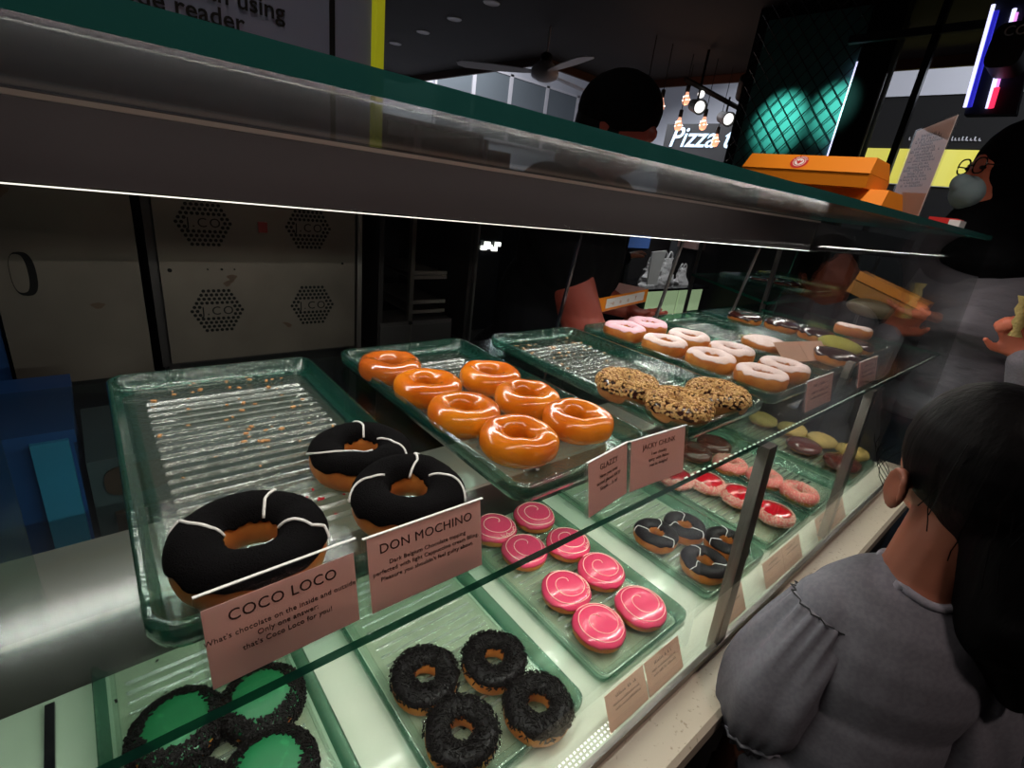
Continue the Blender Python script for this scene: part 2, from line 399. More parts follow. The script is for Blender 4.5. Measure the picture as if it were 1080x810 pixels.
# end pane
mb = MB(); P = [U(XR, gy(-2.42), -2.42), U(XR, 2.8, -2.42), U(XR, 2.6, .12), U(XR, gy(.12), .12)]
mb.hexa([P[0], P[0]+Vector((.006,0,0)), P[1]+Vector((.006,0,0)), P[1], P[3], P[3]+Vector((.006,0,0)), P[2]+Vector((.006,0,0)), P[2]])
mb.m[1] = mb.m[4] = 1
obj('end_pane', mb, ['pane_glass', 'edge_glass'], case, True)
def slab(x0, x1, y0, y1, z0, z1, mats, name, bev=.012):
    mb = MB().ubox((x0, y0, z0), (x1, y1, z1)); mb.m = [0, 0, 1, 1, 0, 1]
    return obj(name, mb, mats, case, True)
slab(XL, XR, .868, 2.85, -1.100, -1.070, ['shelf_glass', 'edge_glass'], 'shelf')
slab(XL, XR+.02, .880, 2.62, .119, .160, ['top_glass', 'top_edge_glass'], 'top_glass')
# steel header with the led strip under it
mb = MB(); mb.hexa([U(XL, 2.5, -.155), U(XR, 2.5, -.235), U(XR, 2.62, -.235), U(XL, 2.62, -.155), U(XL, 2.5, .118), U(XR, 2.5, .118), U(XR, 2.62, .118), U(XL, 2.62, .118)])
obj('header', mb, 'header_steel', case, True)
mb = MB(); mb.hexa([U(XL, 2.488, -.166), U(XR, 2.488, -.246), U(XR, 2.500, -.246), U(XL, 2.500, -.166), U(XL, 2.488, -.1615), U(XR, 2.488, -.2415), U(XR, 2.500, -.2415), U(XL, 2.500, -.1615)])
obj('led_strip', mb, 'led_white', case, True)
obj('header_lip', MB().ubox((XL, 2.47, .094), (XR, 2.5, .112)), 'bench_steel', case, True)
mb = MB()
for k in range(96):
    x = 1.95+k*.052; mb.ubox((x, .895, -1.108), (x+.020, .903, -1.102))
obj('led_dots', mb, 'led_white', case, True)['kind'] = 'stuff'
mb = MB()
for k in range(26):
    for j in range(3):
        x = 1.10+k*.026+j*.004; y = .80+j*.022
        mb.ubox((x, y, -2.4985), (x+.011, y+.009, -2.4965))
obj('floor_reflection_dots', mb, 'led_dot', case, True)['kind'] = 'stuff'  # glowing dots painted in for the LED reflections in the floor
# posts
def post(p0, p1, wx, wy, m='post_steel'):
    mb = MB(); x0, y0, z0 = p0; x1, y1, z1 = p1
    mb.hexa([U(x0-wx, y0, z0), U(x0+wx, y0, z0), U(x0+wx, y0+wy, z0), U(x0-wx, y0+wy, z0), U(x1-wx, y1, z1), U(x1+wx, y1, z1), U(x1+wx, y1+wy, z1), U(x1-wx, y1+wy, z1)])
    return obj('post', mb, m, case, True)
post((2.63, gy(-2.42)-.01, -2.42), (2.70, gy(-1.10)+.02, -1.10), .052, .06)
post((4.55, gy(-2.42)+.03, -2.42), (4.60, gy(-1.10)+.04, -1.10), .05, .06)
post((4.60, 1.05, -1.07), (4.62, 1.05, -.94), .04, .05)
for x in (4.3, 5.9): post((x, 2.72, -1.07), (x, 2.6, -.16), .016, .02, 'mullion_steel')
post((2.9, 2.84, -2.1), (2.9, 2.60, -.18), .012, .02, 'black_gloss')
# worktop behind the lower tier
mb = MB().ubox((XL, 2.50, -2.13), (XR, 3.13, -2.10)); obj('worktop', mb, 'bench_steel', case, True)
mb = MB().ubox((XL, 2.505, -2.52), (XR, 2.56, -2.13)); obj('worktop_face', mb, 'bench_face', case, True)
mb = MB().ubox((XL, 2.56, FL), (XR, 3.08, -2.13)); obj('rear_cabinet', mb, 'dark_steel', case, True)
# rear sliding pane of the lower tier
obj('sliding_pane', sheet(XL, -.33, 2.56, -2.10, 2.56, -1.13), ['shelf_glass', 'edge_glass'], case, True)

# ============================================================ TRAYS
def rrect(w, d, r, z, n=7):
    pts = []
    for cx, cy, a0 in ((w/2-r, d/2-r, 0), (-w/2+r, d/2-r, 90), (-w/2+r, -d/2+r, 180), (w/2-r, -d/2+r, 270)):
        for k in range(n):
            a = RD(a0+90*k/(n-1)); pts.append((cx+r*cos(a), cy+r*sin(a), z))
    return pts
def tray_parts(W, D, parent, ribs=True):
    h = .024; mb = MB(); sp = [(.012, 0), (.003, .004), (0, .012), (0, h-.002), (.002, h), (.005, h), (.0065, h-.002), (.010, .012), (.016, .0065), (.022, .0055)]
    rs = [rrect(W-2*i, D-2*i, max(.020-i*.5, .006), z) for i, z in sp]
    mb.rings(rs, True, False); mb.m = [1 if k < 28*3 else 0 for k in range(len(mb.f))]
    obj('rim', mb, ['tray_rim_glass', 'tray_side_glass'], parent, smooth=50)
    mb = MB(); w = W-.042; d = D-.042; r = .012; ny = 240 if ribs else 40; vs = []; rows = []
    y0 = -d/2
    for j in range(ny+1):
        y = y0+d*j/ny; e = d/2-abs(y); hw = w/2
        if e < r: hw = w/2-r+math.sqrt(max(r*r-(r-e)**2, 0))
        tb = [-1, -.9, -.89, -.87, -.5, 0, .5, .87, .89, .9, 1]
        for i, t in enumerate(tb):
            rib = 0
            if ribs and abs(t) < .9 and -d/2+.045 < y < d/2-.03:
                q = abs(((y-y0)/.0165) % 1-.5)*2
                rib = .0030*max(0, 1-(q/.30)**2) if q < .30 else 0
                if abs(t) > .88: rib *= .5
            vs.append((t*hw, y, .0055+rib))
    nn = 11; fs = [(j*nn+i, j*nn+i+1, (j+1)*nn+i+1, (j+1)*nn+i) for j in range(ny) for i in range(nn-1)]
    mb.add(vs, fs); mb.add([(x, y, .0006) for x, y, z in rrect(w+.01, d+.01, r, 0)], [tuple(reversed(range(28)))])
    if ribs:
        zz = [mb.v[f[0]].z for f in mb.f]
        mb.m = [1 if (len(f) == 4 and max(mb.v[i].z for i in f) > .0070) else 0 for f in mb.f]
    obj('ribbed_bed', mb, ['tray_bed_glass', 'tray_rib_glass'], parent, smooth=35)
TW, TD = .865*S, 1.66*S
TRAYS = {}
def place_tray(key, x0, yf, zs, lab, rz=0, src=None, w=None):
    """x0 left edge, yf front edge, zs the surface it stands on"""
    c = U(x0+(w or .865)/2, yf+.83, zs)
    if src is None:
        t = thing('glass_tray', c, lab, 'tray', 'ribbed glass trays', RD(rz)); tray_parts((w or .865)*S, TD, t)
    else:
        t = copy_tree(TRAYS[src]); t.location = c; t.rotation_euler = (0, 0, RD(rz)); t['label'] = lab
    TRAYS[key] = t; return t
US, LS = -1.069, -2.499
place_tray('u1', .01, 1.03, US, 'mostly empty ribbed glass tray holding three black crumb donuts, upper shelf', -1.0, w=.88)
place_tray('u2', 1.085, 1.06, US, 'ribbed glass tray of seven shiny glazed ring donuts')
place_tray('u3', 2.19, 1.05, US, 'ribbed glass tray with three nut covered donuts at its front', src='u2')
place_tray('u4', 3.20, 1.06, US, 'ribbed glass tray packed with two rows of sugar dusted donuts', src='u2')
place_tray('u5', 4.24, 1.10, US, 'ribbed glass tray with one pale bun and a fallen price card', src='u2')
place_tray('u6', 5.22, 1.12, US, 'last upper shelf glass tray, with chocolate topped donuts near the end pane', src='u2', rz=0)
place_tray('l0', -.235, .965, LS, 'lower tier glass tray under the black crumb donuts, holding green iced donuts', src='u2')
place_tray('l1', .85, .965, LS, 'lower tier glass tray holding four black sprinkled rings', src='u2')
place_tray('l2', 1.87, .975, LS, 'lower tier glass tray holding eight pink swirl donuts', src='u2')
place_tray('l3', 2.99, .965, LS, 'lower tier glass tray holding four dark rings with white lines', src='u2')
place_tray('l4', 3.955, .975, LS, 'lower tier glass tray holding red jam donuts, behind the steel post', src='u2')
place_tray('l5', 4.87, .965, LS, 'lower tier glass tray holding pink flaked rings', src='u2')
place_tray('l6', 5.90, .965, LS, 'lower tier glass tray at the far end with brown iced donuts', src='u2')

# ============================================================ DONUTS
def spow(v, e): return math.copysign(abs(v)**e, v)
class Shape:
    """surface of a donut: u round the plan, v round the section (90 = top)"""
    def __init__(s, ring, seed, ro=.0452, h=.035, lean=0):
        s.ring = ring; s.seed = seed; s.h = h; s.ro = ro
        s.rh = .0149 if ring else ro; s.R = ro-s.rh if ring else 0
    def p(s, u, v, off=0):
        cv = 1 if s.ring else max(cos(v), 0)*.8; q = Vector((cos(u)*2.1*cv, sin(u)*2.1*cv, s.seed*3.7)); w = 1+.04*noise.noise(q*.7)+.012*noise.noise(q*1.6)
        hz = s.h*(1+.07*noise.noise(q*.7+Vector((5, 0, 0))))
        e = .85 if s.ring else .62
        r = s.R+(s.rh+off)*spow(cos(v), e if not s.ring else .92)
        if not s.ring: r = max(r, 0)
        z = hz/2+(hz/2+off)*spow(sin(v), .78)
        if z < .003: z = .003*.5+z*.2 if z > -1 else z
        if not s.ring and v > .2: z -= (.0025*(1-min(1, r/(.8*s.ro))**2) if False else 0)
        return Vector((r*w*cos(u), r*w*sin(u), max(z, .0004)))
    def nrm(s, u, v):
        a = s.p(u+.02, v)-s.p(u-.02, v); b = s.p(u, v+.02)-s.p(u, v-.02); n = a.cross(b)
        return n.normalized() if n.length > 1e-12 else Vector((0, 0, 1))
def dough_mb(sh, nu=56, nv=28):
    mb = MB()
    if sh.ring:
        vs = [sh.p(2*pi*i/nu, 2*pi*j/nv) for i in range(nu) for j in range(nv)]
        fs = [(i*nv+j, ((i+1) % nu)*nv+j, ((i+1) % nu)*nv+(j+1) % nv, i*nv+(j+1) % nv) for i in range(nu) for j in range(nv)]
        return mb.add(vs, fs)
    m = nv//2
    return mb.rings([[sh.p(2*pi*i/nu, -pi/2+.02+(pi-.04)*j/m) for i in range(nu)] for j in range(m+1)], True, True)
def shell_mb(sh, v0, v1, wav, th=.0014, nu=72, nv=18, seed=0, freq=3, fine=0):
    """icing between section angles v0 (outer) and v1 (inner), with a wavy edge"""
    rs = []
    for j in range(nv+3):
        t = min(max((j-1)/nv, 0), 1); ring = []
        for i in range(nu):
            u = 2*pi*i/nu; q = Vector((cos(u)*freq, sin(u)*freq, seed*1.9)); a = v0+wav*noise.noise(q); 
            b = v1-(wav*noise.noise(q+Vector((9, 9, 0))) if sh.ring else 0)
            v = a+(b-a)*(t if sh.ring else 1-(1-t)**2.4); o = th if 0 < j < nv+2 else -.0006
            if not sh.ring and j == nv+2: o = th
            if fine: o += fine*noise.noise(Vector((u*14*1.2, v*9, seed)))
            ring.append(sh.p(u, v, o))
        rs.append(ring)
    return MB().rings(rs, True, not sh.ring)
def on(sh, u, v, off): return sh.p(u, v, off)
def line_part(mb, sh, path, r=.0009, off=.0019, n=5):
    pts = []
    for a, b in zip(path[:-1], path[1:]):
        for k in range(6): t = k/6; pts.append(on(sh, a[0]+(b[0]-a[0])*t, a[1]+(b[1]-a[1])*t, off))
    pts.append(on(sh, path[-1][0], path[-1][1], off)); mb.tube(pts, r, n)
def bits_mb(sh, n, v0, v1, size, rnd, off=.0016, stand=.35, out=.0):
    """many little bars or chips lying on the surface"""
    mb = MB()
    for k in range(n):
        u = rnd.uniform(0, 2*pi); v = rnd.uniform(v0, v1)
        if not sh.ring: v = pi/2-(pi/2-v0)*math.sqrt(rnd.random())*(1 if v1 > 1.5 else 1) if v1 > 1.5 else v
        p = sh.p(u, v, off+rnd.uniform(0, out)); nr = sh.nrm(u, v)
        if nr.dot(sh.p(u, v, .01)-sh.p(u, v)) < 0: nr = -nr
        t = nr.orthogonal().normalized(); b = nr.cross(t); a = rnd.uniform(0, pi)
        d = t*cos(a)+b*sin(a)+nr*rnd.uniform(-stand*.4, stand); d.normalize(); e = nr.cross(d).normalized(); g = d.cross(e)
        L, W_, T_ = [s_*rnd.uniform(.7, 1.2)/2 for s_ in size]
        vs = [p+d*(x*L)+e*(y*W_)+g*(z*T_) for x, y, z in ((-1,-1,-1),(1,-1,-1),(1,1,-1),(-1,1,-1),(-1,-1,1),(1,-1,1),(1,1,1),(-1,1,1))]
        mb.hexa(vs)
    return mb
D2 = lambda *a: [(RD(x), RD(y)) for x, y in a]
rnd = random.Random(3)
def donut(kind, seed, nm='ring_donut'):
    """one donut of a kind as a thing with its parts"""
    ring = kind not in ('green', 'pink', 'straw', 'bun', 'choc', 'pist', 'brown', 'gold', 'sandwich')
    sh = Shape(ring, seed, ro=.0455 if ring else .0435, h=.033 if ring else .033)
    if kind == 'glaze' or kind == 'glazedark': sh = Shape(True, seed, .0455, .0315)
    if kind == 'bun': sh = Shape(False, seed, .050, .030)
    if kind in ('choc', 'pist'): sh = Shape(False, seed, .046, .033)
    if kind in ('brown',): sh = Shape(False, seed, .046, .030)
    t = thing('donut', Vector((0, 0, 0)), None, 'donut')
    o = obj('dough', dough_mb(sh), {'glaze': 'glazed', 'glazedark': 'glazed_dark', 'nut': 'dough_dark'}.get(kind, 'dough'), t, smooth=180)
    if kind == 'crumb':
        obj('icing', shell_mb(sh, RD(14), RD(158), RD(16), .0016, 96, 20, seed, fine=.0006), 'crumb_black', t, smooth=180)
        for a in LINES[seed % len(LINES)]: mb = MB(); line_part(mb, sh, D2(*a), .0011); obj('icing_line', mb, 'white_icing', t, smooth=180)
    if kind == 'sprinkle':
        obj('icing', shell_mb(sh, RD(22), RD(152), RD(14), .0014, seed=seed), 'choc_black', t, smooth=180)
        obj('sprinkles', bits_mb(sh, 760, RD(14), RD(156), (.0060, .0013, .0013), random.Random(seed), .0024, out=.0016, stand=.9), 'sprinkle_black', t)['kind'] = 'stuff'
    if kind == 'drizzle':
        obj('icing', shell_mb(sh, RD(18), RD(154), RD(14), .0015, seed=seed), 'choc_black', t, smooth=180)
        for a in LINES2[seed % len(LINES2)]: mb = MB(); line_part(mb, sh, D2(*a), .0009); obj('icing_line', mb, 'white_icing', t, smooth=180)
    if kind == 'nut':
        obj('icing', shell_mb(sh, RD(4), RD(160), RD(16), .0014, seed=seed), 'choc_brown', t, smooth=180)
        obj('chopped_nuts', bits_mb(sh, 950, RD(6), RD(166), (.0036, .0028, .0022), random.Random(seed), .0018, out=.0015), 'nut', t)['kind'] = 'stuff'
        obj('toasted_nuts', bits_mb(sh, 260, RD(6), RD(166), (.0034, .0026, .0022), random.Random(seed+50), .0022, out=.0015), 'nut_dark', t)['kind'] = 'stuff'
    if kind in ('sugar', 'sugarpink'):
        obj('sugar_dusting', shell_mb(sh, RD(30), RD(150), RD(22), .0005, seed=seed), 'sugar' if kind == 'sugar' else 'sugar_pink', t, smooth=180)
    if kind == 'bun':
        obj('sugar_dusting', shell_mb(sh, RD(25), RD(90), RD(16), .0006, seed=seed), 'sugar', t, smooth=180)
    if kind == 'green':
        obj('icing', shell_mb(sh, RD(18), RD(90), RD(10), .0014, seed=seed), 'green_icing', t, smooth=180)
        obj('sprinkles', bits_mb(sh, 1400, RD(-14), RD(60), (.0066, .0018, .0015), random.Random(seed), .0018, out=.0015, stand=.7), 'sprinkle_black', t)['kind'] = 'stuff'
    if kind == 'pink':
        obj('icing', shell_mb(sh, RD(6), RD(90), RD(12), .0013, seed=seed), 'pink_icing', t, smooth=180)
        mb = MB(); n = 70; pts = []
        for k in range(n):
            q = k/(n-1); u = q*2*pi*2.15+.5; v = RD(88)-(RD(88)-RD(26))*q**.75
            pts.append(sh.p(u, v, .0016))
        mb.tube(pts, .00075, 5); obj('icing_swirl', mb, 'pink_line', t, smooth=180)
        if seed % 2:
            mb = MB(); rr = random.Random(seed); u0 = -1.2; pts = []
            for k in range(26): pts.append(sh.p(u0+.05*k+rr.uniform(-.06, .06), RD(44)+rr.uniform(-.16, .16), .0016))
            mb.tube(pts, .0006, 4); obj('icing_squiggle', mb, 'pink_line', t, smooth=180)
    if kind == 'straw':
        obj('icing', shell_mb(sh, RD(-5), RD(62), RD(8), .0012, seed=seed), 'coconut_pink', t, smooth=180)
        obj('jam', shell_mb(sh, RD(47), RD(90), RD(5), .0016, seed=seed), 'jam_red', t, smooth=180)
        obj('coconut_flakes', bits_mb(sh, 620, RD(-14), RD(50), (.0034, .0013, .0010), random.Random(seed), .0014, out=.0014), 'coconut', t)['kind'] = 'stuff'
    if kind == 'coco':
        obj('icing', shell_mb(sh, RD(0), RD(176), RD(14), .0013, seed=seed), 'coconut_pink', t, smooth=180)
        obj('coconut_flakes', bits_mb(sh, 420, RD(-6), RD(178), (.0034, .0014, .0010), random.Random(seed), .0014, out=.0014), 'coconut', t)['kind'] = 'stuff'
    if kind == 'choc':
        obj('icing', shell_mb(sh, RD(10), RD(90), RD(20), .0018, seed=seed, fine=.0012), 'choc_brown', t, smooth=180)
    if kind == 'brown':
        obj('icing', shell_mb(sh, RD(-12), RD(90), RD(8), .0016, seed=seed), 'choc_red', t, smooth=180)
    if kind == 'pist':
        obj('pistachio_crumb', shell_mb(sh, RD(4), RD(90), RD(10), .0022, seed=seed, fine=.0012), 'pistachio', t, smooth=180)
    if kind == 'gold':
        obj('crumb_topping', shell_mb(sh, RD(-10), RD(90), RD(12), .0022, seed=seed, fine=.003), 'gold_crumb', t, smooth=180)
    return t
LINES = [   # white lines on the black crumb rings: lists of (u, v) in degrees
 [[(0, 12), (4, 40), (-2, 70), (8, 105), (14, 150)], [(92, 20), (84, 60), (88, 100), (80, 150)], [(178, 12), (170, 45), (182, 80), (190, 120), (186, 158)], [(-62, 168), (-40, 150), (-22, 150)]],
 [[(-20, 8), (-8, 50), (0, 90), (20, 120), (44, 140)], [(118, 20), (112, 60), (100, 100), (96, 150)], [(200, 14), (222, 50), (240, 90), (262, 120)], [(262, 120), (290, 140), (310, 120)]],
 [[(-14, 10), (-2, 50), (10, 95), (30, 130)], [(76, 18), (84, 60), (76, 100), (88, 160)], [(196, 10), (184, 50), (176, 90), (158, 120)]],
]
LINES2 = [
 [[(10, 12), (20, 60), (2, 110), (12, 160)], [(130, 14), (120, 60), (134, 110), (128, 160)], [(250, 14), (262, 60), (246, 110), (256, 160)]],
 [[(-20, 12), (-6, 60), (-24, 110), (-10, 160)], [(95, 14), (104, 60), (92, 110), (98, 160)], [(205, 14), (214, 60), (200, 110), (210, 160)]],
]
PROTO = {}
def put(kind, px, z, lab, group, rz=0, tilt=(0, 0), seed=0, sc_=1.0):
    """px = centre in layout units; z = height of what it stands on"""
    key = (kind, seed)
    if key not in PROTO: PROTO[key] = t = donut(kind, seed)
    else: t = copy_tree(PROTO[key])
    t.location = U(px[0], px[1], z); t.location.z += px[2] if len(px) > 2 else 0
    t.rotation_euler = (RD(tilt[0]), RD(tilt[1]), RD(rz)); t.scale = (sc_,)*3
    tag(t, lab, 'donut', group); return t
BU = US+.0088/S; BL = LS+.0088/S       # tops of the ribs on the two tiers
g = 'black crumb ring donuts with white lines'
put('crumb', (.25, 1.21), BU, 'big black crumb ring donut with white lines, nearest the left tray edge', g, -30, seed=0, sc_=1.12)
put('crumb', (.70, 1.53), BU, 'black crumb ring donut with white lines, rearmost of the three on its tray', g, -38, seed=1, sc_=1.03)
put('crumb', (.72, 1.215), BU, 'black crumb ring donut with white lines, beside the glazed donuts tray corner', g, -30, (3, 0), seed=2, sc_=1.05)
g = 'glazed ring donuts'
for (x, y, s, k, lab) in (
    (1.235, 2.34, 0, 'glazedark', 'darker reddish glazed donut at the back left corner of its tray'),
    (1.27, 2.01, 1, 'glaze', 'glazed donut in front of the dark reddish glazed one'),
    (1.665, 2.00, 2, 'glaze', 'glazed donut at the back of the right row, behind two others'),
    (1.265, 1.675, 3, 'glaze', 'glazed donut with a dimple instead of a clear hole, third in the left row'),
    (1.66, 1.68, 4, 'glaze', 'glazed ring in the middle of the right row of glazed donuts'),
    (1.325, 1.355, 5, 'glaze', 'front glazed ring donut of the left row, with a wide open hole'),
    (1.715, 1.375, 6, 'glaze', 'front glazed ring donut of the right row, nearest the nut donuts')):
    put(k, (x, y), BU, lab, g, s*50, seed=s, sc_=1.0)
g = 'nut covered ring donuts'
for x, y, lab, a in ((2.33, 1.56, 'nut covered ring donut at the back left of its group', 0), (2.35, 1.23, 'nut covered ring donut at the front tray edge, leaning over chocolate icing', 120), (2.74, 1.21, 'nut covered ring donut nearest the sugar dusted donuts', 200)):
    put('nut', (x, y), BU, lab, g, a, seed=1, sc_=1.0)
g = 'sugar dusted ring donuts'
for i, (x, y, k, lab) in enumerate((
    (3.41, 2.42, 'sugarpink', 'pink tinted sugared donut at the very back left of its tray'), (3.78, 2.46, 'sugarpink', 'pink tinted sugared donut behind the rest of the right row'),
    (3.40, 2.02, 'sugar', 'sugar dusted donut second from the back in the left row'), (3.79, 2.05, 'sugar', 'sugar dusted donut second from the back in the right row'),
    (3.43, 1.64, 'sugar', 'sugar dusted donut second from the front in the left row'), (3.81, 1.68, 'sugar', 'sugar dusted donut second from the front in the right row'),
    (3.44, 1.27, 'sugar', 'front sugar dusted ring donut of the left row'), (3.83, 1.28, 'sugar', 'front sugar dusted donut beside the fallen price card'))):
    put(k, (x, y), BU, lab, g, i*47, seed=i % 3, sc_=1.02)
put('bun', (4.50, 1.72), BU, 'single pale sugared bun without a hole behind the fallen price card', 'pale buns', 20, seed=1, sc_=1.0)
g = 'chocolate topped donuts on the last upper tray'
for i, (x, y, k, lab) in enumerate((
    (5.42, 2.35, 'choc', 'chocolate topped donut at the back of the last upper tray'), (5.58, 2.02, 'choc', 'chocolate topped donut in the middle of its rear line'),
    (5.55, 1.66, 'choc', 'chocolate topped donut directly behind the pistachio one'), (4.78, 1.24, 'choc', 'chocolate topped donut in front of the green pistachio one'),
    (5.42, 1.30, 'choc', 'chocolate topped donut under the plain one near the end'))):
    put(k, (x, y), BU, lab, g, i*70, seed=i % 2, sc_=1.0)
put('pist', (5.12, 1.33, .008), BU, 'donut covered with green pistachio crumbs', 'pistachio donuts', 0, (4, 0), seed=0)
put('sugar', (5.72, 1.42, .028), BU, 'plain ring donut lying on top at the far upper right', 'plain donuts', 0, (0, 6), seed=1, sc_=.95)
# lower tier
g = 'green iced donuts with black sprinkles'
for x, y, a, s, lab in ((.045, 1.93, 20, 0, 'green iced donut left of the leftmost pink price card'), (.37, 1.86, 80, 1, 'green iced donut partly behind the leftmost pink price card'),
                     (.315, 1.52, 140, 0, 'green iced donut below the leftmost pink price card, fully in view'), (.01, 1.56, 250, 1, 'green iced donut cut by the bottom edge of the picture')):
    put('green', (x, y), BL, lab, g, a, seed=s, sc_=1.08)
g = 'black sprinkled ring donuts'
for x, y, a, lab in ((1.065, 1.53, 0, 'black sprinkled ring donut nearest the second pink price card from the left'), (1.425, 1.41, 90, 'black sprinkled ring donut at the back right of the four'),
                  (1.06, 1.19, 200, 'black sprinkled ring donut at the front left of the four'), (1.445, 1.075, 300, 'black sprinkled ring donut at the front right, towards the pink ones')):
    put('sprinkle', (x, y), BL, lab, g, a, seed=2, sc_=1.0)
g = 'pink swirl donuts'
for i, (x, y, s, lab) in enumerate((
    (2.13, 2.30, 1, 'pink swirl donut at the back left, mostly behind the tray above'), (2.50, 2.26, 0, 'pink swirl donut at the back right of the pink ones'),
    (2.16, 1.99, 0, 'pink swirl donut above the dark shelf edge, left row'), (2.50, 1.88, 1, 'pink swirl donut crossed by the dark shelf edge, right row'),
    (2.145, 1.555, 1, 'pink swirl donut with a scribble, second from the front in the left row'), (2.49, 1.545, 0, 'pink swirl donut second from the front in the right row'),
    (2.105, 1.235, 3, 'front pink swirl donut of the left row'), (2.46, 1.185, 1, 'front pink swirl donut of the right row'))):
    put('pink', (x, y), BL, lab, g, -40+i*11, seed=s, sc_=1.0)
g = 'dark ring donuts with white lines'
for x, y, a, s, lab in ((3.20, 1.58, 10, 0, 'dark ring with white lines below the third pink price card from the left'), (3.50, 1.51, 60, 1, 'dark ring with white lines at the back of the four'),
                     (3.63, 1.20, 30, 0, 'dark ring with white lines right beside the steel post'), (3.235, 1.175, 80, 1, 'dark ring with white lines at the front of the four')):
    put('drizzle', (x, y), BL, lab, g, a, seed=s, sc_=1.0)
g = 'red jam donuts with coconut flakes'
for x, y, a, lab in ((4.15, 2.0, 0, 'red jam donut behind the shelf edge, furthest back'), (4.36, 1.79, 50, 'red jam donut second from the back'), (4.42, 1.49, 100, 'red jam donut left of the steel post'), (4.45, 1.17, 180, 'red jam donut right of the steel post, at the tray front')):
    put('straw', (x, y), BL, lab, g, a, seed=1)
g = 'pink flaked ring donuts'
for x, y, a, lab in ((4.95, 1.86, 0, 'pink flaked ring donut behind the steel post, at the back'), (5.02, 1.52, 90, 'pink flaked ring donut just right of the steel post'), (5.06, 1.19, 200, 'pink flaked ring donut at the front of its tray')):
    put('coco', (x, y), BL, lab, g, a, seed=1)
g = 'brown iced donuts in the lower tier'
for x, y, a, s, lab in ((4.85, 2.22, 0, 0, 'brown iced donut furthest back in the lower tier'), (5.25, 2.2, 0, 0, 'brown iced donut seen through the shelf above'),
                     (6.32, 1.62, 40, 1, 'dark red brown iced donut behind another one at the far end'), (6.28, 1.19, 0, 1, 'shiny dark red brown iced donut at the front far end')):
    put('brown', (x, y), BL, lab, g, a, seed=s, sc_=1.08)
g = 'golden crumb donuts'
for i, (x, y) in enumerate(((6.62, 2.25), (6.68, 1.90), (6.72, 1.56), (6.74, 1.22))):
    put('gold', (x, y), BL, ('golden crumb donut at the back of the far corner', 'golden crumb donut third from the front at the far corner', 'golden crumb donut second from the front at the far corner', 'golden crumb donut at the front far corner by the end pane')[i], g, i*60, seed=i % 2, sc_=1.0)

# ============================================================ PRICE CARDS
def card(x0, x1, y, z, h, lab, paper, lines, yaw=0, head=.0085, body=.0050, acrylic=True, lean=.22, pair=None, grp='price cards on the upper shelf'):
    """printed card in a clear acrylic holder, facing the customers; x0..x1, foot at y and height z"""
    p0 = U(x0, y, z); L = (x1-x0)*S; cx = p0+Vector((L/2*cos(RD(yaw)), L/2*sin(RD(yaw)), 0))
    t = thing('price_card', Vector((cx.x, cx.y, p0.z)), lab, 'price card', grp)
    rt = Vector((cos(RD(yaw)), sin(RD(yaw)), 0)); bk = Vector((-sin(RD(yaw)), cos(RD(yaw)), 0))
    up = (Vector((0, 0, 1))+bk*lean).normalized(); nr = rt.cross(up).normalized()   # nr points to the customers
    H = h*S; o = Vector((cx.x, cx.y, p0.z))
    def pl(a0, a1, b0, b1, d0, d1):
        return [o+rt*a+up*b+nr*d for a, b, d in ((a0,b0,d1),(a1,b0,d1),(a1,b0,d0),(a0,b0,d0),(a0,b1,d1),(a1,b1,d1),(a1,b1,d0),(a0,b1,d0))]
    ph = H*.86 if acrylic == 'tall' else H
    n_ = 2 if pair else 1
    for k in range(n_):
        a0 = -L/2+k*L/n_+.0005; a1 = a0+L/n_-.001
        obj('paper', MB().hexa(pl(a0, a1, .001, ph-.001, 0, .0005)), paper, t, True)
    if acrylic:
        obj('holder', MB().hexa(pl(-L/2-.002, L/2+.002, 0, H, .0012, .0030)).hexa(pl(-L/2-.002, L/2+.002, 0, H, -.0030, -.0010)), 'acrylic', t, True)
        foot = [o+rt*a+bk*b+Vector((0, 0, c)) for a, b, c in ((-L/2,0,0),(L/2,0,0),(L/2,.03,0),(-L/2,.03,0),(-L/2,0,.002),(L/2,0,.002),(L/2,.03,.002),(-L/2,.03,.002))]
        obj('foot', MB().hexa(foot), 'acrylic', t, True)
        obj('holder_edge', MB().hexa(pl(-L/2-.002, L/2+.002, H-.0003, H+.0003, -.0012, .0012)), 'white_icing', t, True)
    for k, ls in enumerate(lines if pair else [lines]):
        mid = (-L/2+L/n_*(k+.5)); yy = ph*.80
        for i, tx in enumerate(ls):
            s_ = head if i == 0 else body
            if tx.startswith('#'): squiggles('printed_title' if i == 0 else 'printed_line', 0, L/n_*(.5 if i == 0 else .66), s_*.6, 'ink', frame(o+rt*mid+up*yy+nr*.0007, rt, up), t, i+k*7+int(x0*100))
            elif tx: text('printed_title' if i == 0 else 'printed_line', tx, s_, 'ink', frame(o+rt*mid+up*yy+nr*.0007, rt, up), t, bold=0, spacing=1.05)
            yy -= (head*1.15 if i == 0 else body*1.22)
    return t
card(.088, .418, .90, -1.055, .225, 'leftmost pink price card, in a tall clear holder', 'paper_pink', ['COCO LOCO', "What's chocolate on the inside and outside?", 'Only one answer:', "that's Coco Loco for you!"], acrylic='tall', head=.0098, body=.0047, yaw=1)
card(.448, .80, .905, -1.055, .215, 'second pink price card from the left, in front of the black crumb donuts', 'paper_pink', ['DON MOCHINO', 'Dark Belgium Chocolate topping', 'perfected with light Cappuccino cream filling.', 'Pleasure you shouldn\'t feel guilty about.'], head=.0098, body=.0045, yaw=-1)
card(1.265, 1.53, .885, -1.055, .215, 'third pink price card from the left, in front of the glazed donuts tray', 'paper_pink', ['GLAZZY', 'Have you ever', 'tasted glazed ART?', 'Simple ... is it?'], yaw=7, head=.0082, body=.0052)
